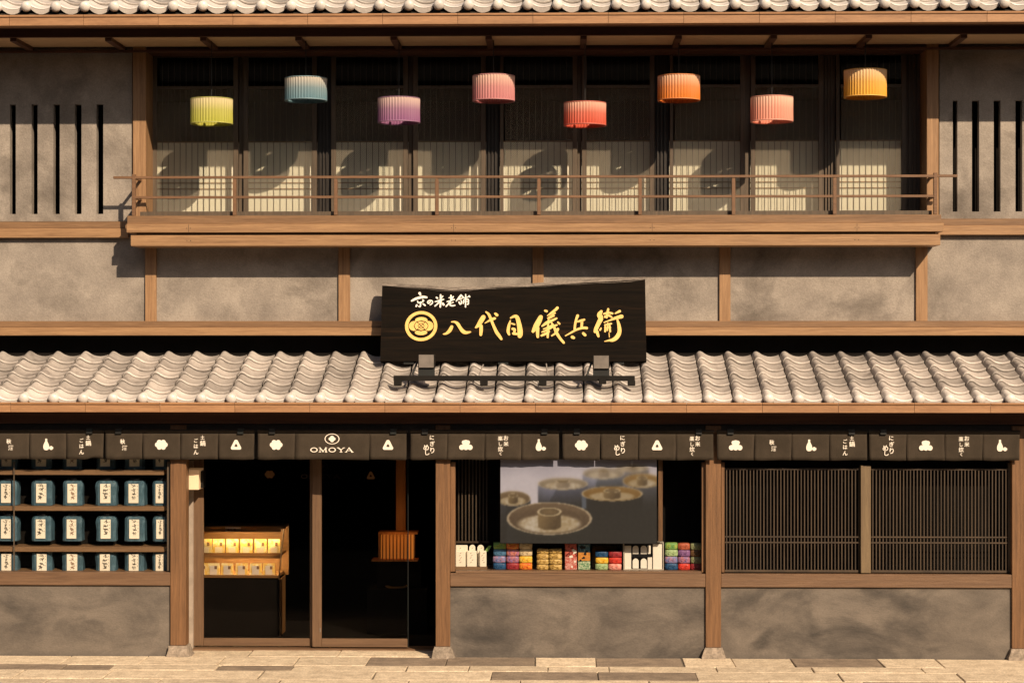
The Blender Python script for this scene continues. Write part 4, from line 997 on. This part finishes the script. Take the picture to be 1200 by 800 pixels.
C = {'green': ((.16, .36, .10), (.35, .42, .08)), 'blue': ((.08, .20, .36), None), 'lilac': ((.20, .22, .45), (.45, .22, .3)), 'navy': ((.02, .09, .22), None),
     'orange': ((.75, .18, .04), (.8, .35, .06)), 'rose': ((.62, .22, .16), (.38, .14, .30)), 'mauve': ((.45, .16, .20), (.28, .16, .35)), 'crimson': ((.38, .03, .04), None),
     'ivory': ((.8, .66, .42), (.7, .56, .34)), 'beige': ((.76, .60, .38), (.65, .5, .3)), 'yellow': ((.85, .45, .02), (.9, .6, .1)), 'vermilion': ((.80, .12, .02), (.85, .3, .03)),
     'sage': ((.42, .55, .28), (.3, .42, .2)), 'red': ((.72, .05, .03), None), 'pink': ((.85, .40, .33), (.75, .25, .2)), 'violet': ((.26, .12, .30), None), 'olive': ((.30, .32, .16), None), 'rust': ((.5, .12, .06), None), 'brown': ((.16, .08, .03), None)}
def stack(px0, px1, tops, where, y=YW):
    """tops: colours from the top down, spanning py given"""
    names, pyt = tops; nrow = len(names); hpx = (667.5 - pyt) / nrow
    for k, nm in enumerate(names[::-1]):
        w_ = X(px1, y) - X(px0, y); h = hpx / FPX * 19.2
        pos = ['bottom', 'second', 'third', 'top'][k] if nrow == 4 else ['bottom', 'middle', 'top'][k]
        me = bundle_mesh(w_ * .97, h * .97, int(px0) + k).mesh('wrapped_bundle', cmat('fabric_' + nm, *C[nm]))
        o = inst('wrapped_bundle', me, ((X(px0, y) + X(px1, y)) / 2 + (R() - .5) * .004, y, ZL + k * h), None, (0, 0, (R() - .5) * .08))
        tag(o, f'{nm} cloth-wrapped bundle, {pos} of the {where}', 'bundle', 'cloth-wrapped bundles stacked in the middle window')
stack(578, 593, (['green', 'blue', 'lilac', 'navy'], 635.5), 'green-topped stack beside the cream pouches')
stack(593.3, 608.3, (['orange', 'rose', 'mauve', 'crimson'], 635.5), 'orange-topped stack left of the gold packets')
stack(608.6, 624, (['ivory', 'beige', 'yellow', 'vermilion'], 635.5), 'ivory-topped stack left of the gold packets')
stack(697.5, 712.5, (['navy', 'yellow', 'sage'], 645.5), 'short navy-topped stack below the poster')
stack(713, 728.5, (['crimson', 'red', 'pink'], 645.5), 'short crimson-topped stack below the poster')
stack(779, 794, (['green', 'sage', 'lilac', 'navy'], 635.5), 'green-topped stack right of the white display case')
stack(794.3, 808.5, (['rust', 'violet', 'mauve', 'red'], 636), 'rust-topped stack near the right end of the window')
stack(808.8, 822, (['olive', 'brown', 'olive', 'crimson'], 636), 'olive-topped stack at the right end of the window')
# gold packets, 2 x 4
gold = colmat('gold_packet', (.75, .5, .16), dark=(.38, .22, .05), rough=.3, scale=30, stretch=(1, 1, 4), lo=.42, hi=.56, bump=.6, bscale=40)
for c, (a, b) in enumerate(((629, 643), (643.6, 658.6))):
    for k in range(4):
        h = (667 - 642) / 4 / FPX * 19.2
        me = bundle_mesh((X(b, YW) - X(a, YW)) * .97, h * .96, 200 + c * 7 + k).mesh('gold_packet', gold)
        o = inst('gold_packet', me, ((X(a, YW) + X(b, YW)) / 2, YW, ZL + k * h), None, (0, 0, (R() - .5) * .1))
        tag(o, f'shiny gold packet, {["bottom", "second", "third", "top"][k]} of the {["left", "right"][c]} gold column below the poster', 'packet', 'gold packets stacked below the poster')
# patterned tins
def tin(px0, px1, pyt, pyb, cols_, label):
    y = YW; t = thing('patterned_tin', label, 'tin', ((X(px0, y) + X(px1, y)) / 2, y, ZL))
    w_ = X(px1, y) - X(px0, y); h = (pyb - pyt) / FPX * 19.2; x = (X(px0, y) + X(px1, y)) / 2; z = ZL
    n = len(cols_)
    for k, cn in enumerate(cols_):
        mb = MB(); mb.box(x - w_ / 2, x + w_ / 2, y - .045, y + .045, z + h * k / n + .001, z + h * (k + 1) / n - .001, .004); part('printed_side', mb, cn, t)
    mb = MB(); mb.box(x - w_ / 2 + .006, x + w_ / 2 - .006, y - .04, y + .04, z + h, z + h + .006); part('lid', mb, M['greyplate'], t)
    mb = MB(); random.seed(int(px0))
    for k in range(7):
        cx, cz, r = x + (R() - .5) * w_ * .7, z + h * (.1 + .8 * R()), .006 + R() * .012
        mb.prism([(cx + r * math.cos(a * .785), cz + r * math.sin(a * .785)) for a in range(8)], y - .0455 - k * .0002, y - .044)
    part('pattern', mb, M['ivory'] if px0 < 670 else M['lid'], t)
tin(662, 676, 637, 667.5, [colmat('tin_rose', (.55, .12, .09), dark=(.7, .35, .3), scale=50, lo=.45, hi=.55, rough=.3), colmat('tin_rose2', (.62, .14, .10), dark=(.12, .02, .02), scale=40, lo=.4, hi=.5, rough=.3)], 'tall rose red patterned tin right of the gold packets')
tin(677.3, 691.5, 637, 667.5, [colmat('tin_mint', (.55, .62, .42), dark=(.1, .25, .12), scale=60, lo=.45, hi=.55, rough=.3), colmat('tin_amber', (.75, .32, .06), dark=(.5, .2, .05), scale=50, rough=.3), colmat('tin_teal', (.05, .14, .2), dark=(.4, .5, .45), scale=60, lo=.35, hi=.45, rough=.3)], 'tall tin in teal, amber and mint bands right of the red tin')
o = part('wooden_tray', MB().box(X(694, -.66), X(724, -.66), -.66, -.60, ZL, Z(638.5, -.66), .003).box(X(695, -.66), X(723, -.66), -.67, -.661, Z(644, -.66), Z(640, -.66)), M['int_wood']); tag(o, 'brown wooden tray standing behind the two short bundle stacks', 'tray')
# cream pouches at the left end on a low stand
stnd = part('display_riser', MB().box(X(533.8, YW), X(571, YW), YW - .05, YW + .1, ZL, Z(664, YW), .002), M['wood_h2']); tag(stnd, 'low wooden riser under the cream pouches in the middle window', 'riser')
zr = Z(664, YW) + .001
for k, (a, b, pyt, rnd_, lab) in enumerate(((533.8, 545.6, 645, 0, 'front cream pouch against the left window jamb'), (547, 558.6, 645, 0, 'middle cream pouch with small brown flecks'), (562, 570, 645, 0, 'right cream pouch with an amber side'),
        (550, 557, 638, 1, 'round-topped cream pouch behind the middle one'), (559.5, 567, 638, 1, 'round-topped pinkish pouch behind the right one'), (534, 548, 638.5, 0, 'tall cream box at the back left of the window'))):
    back = k > 2; y = YW + (.045 if back else 0); x0_, x1_ = X(a, y), X(b, y); zt2 = Z(pyt, y)
    t = thing('cream_pouch', lab, 'pouch', ((x0_ + x1_) / 2, y, zr), 'cream pouches at the left of the middle window')
    if rnd_:
        r = (x1_ - x0_) / 2; c = ((x0_ + x1_) / 2, zt2 - r); p = [(x0_, zr), (x1_, zr)] + [(c[0] + r * math.cos(math.pi * i / 10), c[1] + r * math.sin(math.pi * i / 10)) for i in range(11)]
        part('pouch', MB().prism(p, y - .012, y + .012), M['cream'], t)
    else:
        mb = MB(); mb.box(x0_, x1_, y - .02, y + .02, zr, zt2, .006); part('pouch', mb, M['cream'], t)
    ink = MB(); random.seed(50 + k)
    for i in range(5 if not back else 2):
        cx, cz = x0_ + (x1_ - x0_) * (.35 + .3 * R()), zt2 - (zt2 - zr) * (.15 + .14 * i); brush(ink, [(cx - .006, cz - .003, .004), (cx + .007, cz + .005, .004)], lambda a_, b_, w__: (a_, b_, w__), (y - .0208 if not rnd_ else y - .0128) - .0002 * i, .0005)
    part('printed_marks', ink, M['ink2'], t)
o = part('leaf_card', MB().prism([(X(568, -.74), Z(645, -.74)), (X(573, -.74), Z(639, -.74)), (X(576, -.74), Z(639, -.74)), (X(572, -.74), Z(646, -.74))], -.745, -.741), cmat('fabric_green', *C['green'])); tag(o, 'small green card leaning behind the cream pouches', 'card')
# white display case with round-topped cards
t = thing('display_case', 'open white-edged display case with cream packs on black ground', 'display case', (X(754, YW), YW, ZL))
xa, xb, zt3 = X(730.5, YW), X(777.5, YW), Z(634, YW)
fm = colmat('case_white', (.6, .54, .46), rough=.5)
part('case_back', MB().box(xa, xb, YW + .04, YW + .05, ZL, zt3), M['lid'], t)
for bx_ in ((xa, xa + .008, ZL, zt3), (xb - .008, xb, ZL, zt3), (xa + .008, xb - .008, zt3 - .008, zt3), (xa + .008, xb - .008, ZL, ZL + .008)):
    part('case_frame', MB().box(bx_[0], bx_[1], YW - .045, YW + .039, bx_[2], bx_[3]), fm, t)
part('middle_shelf', MB().box(X(741, YW), X(763, YW), YW - .035, YW + .038, Z(651.5, YW), Z(648.5, YW)), M['lid'], t)
G = 'cream packs standing in the white display case'
def pack(a, b, pyt, pyb, rnd_, lab):
    y = YW - .02; x0_, x1_ = X(a, y), X(b, y); z0_, z1_ = Z(pyb, y), Z(pyt, y)
    if rnd_:
        r = (x1_ - x0_) / 2; c = ((x0_ + x1_) / 2, z1_ - r); p = [(x0_, z0_), (x1_, z0_)] + [(c[0] + r * math.cos(math.pi * i / 10), c[1] + r * math.sin(math.pi * i / 10)) for i in range(11)]
        mb = MB().prism(p, y - .008, y + .008)
    else: mb = MB().box(x0_, x1_, y - .012, y + .012, z0_, z1_, .003)
    tag(part('cream_pack', mb, M['ivory']), lab, 'pack', G)
pack(731.8, 739.6, 638.5, 666, 0, 'tall cream pack at the left side of the white display case')
pack(741.4, 748.4, 638.5, 648.2, 1, 'upper left round-topped pack in the white display case'); pack(750.8, 758, 638.5, 648.2, 1, 'upper right round-topped pack in the white display case')
pack(741.4, 748.4, 653.5, 665, 1, 'lower left round-topped pack in the white display case'); pack(750.8, 758, 653.5, 665, 1, 'lower right round-topped pack in the white display case')
pack(759, 762.4, 638.5, 648.2, 0, 'narrow upper pack beside the round-topped ones'); pack(758.8, 764, 652, 666, 0, 'narrow lower pack beside the round-topped ones'); pack(765, 776, 636.5, 666, 0, 'widest cream pack at the right side of the white display case')

# =================================================================== inside the entrance
YI = .25
rk = thing('display_rack', 'lit wooden rack with two shelves of yellow packets inside the glass door', 'rack', (X(285, YI), YI, .02))
xa, xb = X(205, YI), X(333, YI)
part('top_board', MB().box(xa, xb, YI, YI + .34, Z(620, YI), Z(617, YI)), M['int_wood'], rk)
part('back_board', MB().box(xa, xb, YI + .34, YI + .36, Z(678, YI), Z(617, YI)), M['int_wood'], rk)
part('shelf_board', MB().box(xa, xb - .03, YI + .03, YI + .338, Z(651, YI + .03), Z(648.5, YI + .03)), M['int_wood'], rk)
part('shelf_board', MB().box(xa, xb - .05, YI - .08, YI + .338, Z(677.5, YI - .08), Z(674.5, YI - .08)), M['int_wood'], rk)
part('side_frame', MB().tube((X(332.6, YI), YI, Z(621, YI)), (X(328, YI), YI - .08, Z(679, YI - .08)), .007, 6), M['seam'], rk)
part('cabinet_front', MB().box(xa, X(327.5, YI - .06), YI - .06, YI - .03, .02, Z(678, YI)), M['interior'], rk)
part('cabinet_edge', MB().box(X(327.8, YI - .06), X(328.8, YI - .06), YI - .065, YI + .3, .02, Z(678, YI)), M['int_wood'], rk)
lm = pm('warm_strip', (1, .8, .5), emit=(1, .74, .36), estr=110)
for z_, y_ in ((Z(620.1, YI), YI), (Z(651.2, YI + .03), YI + .03)):
    part('front_lip', MB().box(xa, xb - .03, y_ - .012, y_ - .001, z_ - .028, z_ + .004), M['int_wood'], rk)
    part('light_strip', MB().box(X(246, YI), xb - .05, y_ + .001, y_ + .022, z_ - .012, z_ - .001), lm, rk)
o = part('price_card', MB().box(X(264, YI - .01), X(282, YI - .01), YI - .012, YI - .006, Z(622.5, YI), Z(618, YI)), M['cream']); tag(o, 'small blank-looking card on the front edge of the lit rack', 'card')
pk = colmat('packet_yellow', (.88, .60, .14), dark=(.85, .74, .42), scale=20, lo=.45, hi=.55, rough=.5)
for r, (pb_, h_px, ys, rn) in enumerate(((648.3, 16, YI + .06, 'upper'), (674.2, 13.5, YI - .03, 'lower'))):
    for k in range(6):
        px = [241, 256, 272, 288.5, 305, 321][k] if r == 0 else [236, 250, 266, 283, 299.5, 315][k]
        x = X(px, ys); z = Z(pb_, ys) + .001; h = h_px / FPX * 20.2; w_ = .061
        t = thing('yellow_packet', f'yellow packet, {["first", "second", "third", "fourth", "fifth", "sixth"][k]} from left, {rn} shelf of the lit rack', 'packet', (x, ys, z), 'yellow packets on the lit rack')
        m_ = MB(); m_.add([(x - w_, ys, z), (x + w_, ys, z), (x + w_, ys + .035, z), (x - w_, ys + .035, z), (x - w_ * .96, ys + .02, z + h), (x + w_ * .96, ys + .02, z + h)],
                          [(0, 1, 5, 4), (1, 2, 5), (2, 3, 4, 5), (3, 0, 4), (3, 2, 1, 0)]); part('pouch', m_, pk, t)
        part('white_label', MB().box(x - w_ * .55, x + w_ * .55, ys - .006, ys - .002, z + .002, z + h * (.42 if r == 0 else .8)), M['ivory'], t)
        part('dark_stamp', MB().box(x + w_ * .2, x + w_ * .62, ys - .003 if r else ys + .004, ys - .0075 if r else ys - .002, z + h * .5, z + h * .78), M['ink2'], t)
# interior post, lattice lamp, shallow dish
o = part('interior_post', MB().box(X(464, .6), X(475.5, .6), .6, .7, .02, Z(530, .6), .004), M['int_post'], B)
YA = .35
t = thing('lattice_lamp', 'glowing orange lamp box with upright slats inside the open door', 'lamp', (X(466, YA), YA, Z(657, YA)))
gl = pm('lamp_paper', (.7, .3, .08), emit=(1, .3, .04), estr=.3)
xa, xb, za, zb2 = X(443.5, YA), X(486, YA), Z(656, YA), Z(626, YA)
part('paper_core', MB().box(xa + .02, xb - .02, YA + .03, YA + .2, za + .01, zb2 - .01), gl, t)
slm = colmat('amber_slat', (.5, .2, .05), dark=(.38, .15, .035), rough=.5)
for z0_, z1_ in ((zb2, zb2 + .02), (za - .016, za)): part('frame', MB().box(xa - (.07 if z0_ < za else 0), xb + .03, YA, YA + .22, z0_, z1_), slm, t)
for k in range(11): part('slat', MB().box(xa + (xb - xa) * k / 10.3, xa + (xb - xa) * k / 10.3 + .012, YA, YA + .015, za, zb2), slm, t)
mb = MB(); mb.lathe([(.001, .0), (.09, .004), (.118, .02), (.112, .022), (.085, .01), (.001, .006)], (X(464, YA), YA + .1, Z(690.5, YA)), 24)
tag(part('shallow_dish', mb, M['int_wood']), 'shallow wooden dish on a dark stand below the orange lamp', 'dish')
tag(part('counter_stand', MB().box(X(430, YA), X(500, YA), YA + .0, YA + .4, .02, Z(691, YA)).box(X(440, YA), X(492, YA), YA + .16, YA + .24, Z(691, YA), Z(658.2, YA)), M['interior']), 'black stand inside the doorway carrying the orange lamp', 'stand')
pl = bpy.data.lights.new('lamp_glow', 'POINT'); po = bpy.data.objects.new('lamp_glow', pl); COL.objects.link(po); po.parent = t
pl.energy = .9; pl.color = (1, .45, .12); pl.shadow_soft_size = .06; po.location = Vector(((xa + xb) / 2, YA - .12, zb2 + .12)) - wloc(t)
# wall lamp by the entrance
YLm = -.84
t = thing('wall_lamp', 'small box lamp with pale paper face beside the entrance post', 'lamp', (X(225, YLm), YLm, Z(574, YLm)))
lp = pm('lamp_face_paper', (.82, .66, .45), dark=(.78, .6, .4), emit=(1, .5, .2), estr=.10, rough=.7)
part('lamp_box', MB().box(X(217.5, YLm), X(232.8, YLm), YLm, -.585, Z(574.3, YLm), Z(550.5, YLm), .003), lp, t)
part('mount_plate', MB().box(X(233.2, YLm + .05), X(237, YLm + .05), YLm + .1, -.60, Z(573, YLm), Z(553, YLm)), M['bar'], t)

# light through the curtain prints, painted as flat shapes on the door glass
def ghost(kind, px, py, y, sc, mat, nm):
    me = emblem(kind).mesh('painted_print_light', mat); o = inst('painted_print_light', me, (X(px, y), y, Z(py, y)), B, (0, 0, 0), (sc, 1, sc)); return o
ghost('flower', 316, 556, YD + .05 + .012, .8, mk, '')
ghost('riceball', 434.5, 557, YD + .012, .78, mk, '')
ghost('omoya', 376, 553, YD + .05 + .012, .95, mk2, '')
print('objects', len(bpy.data.objects))
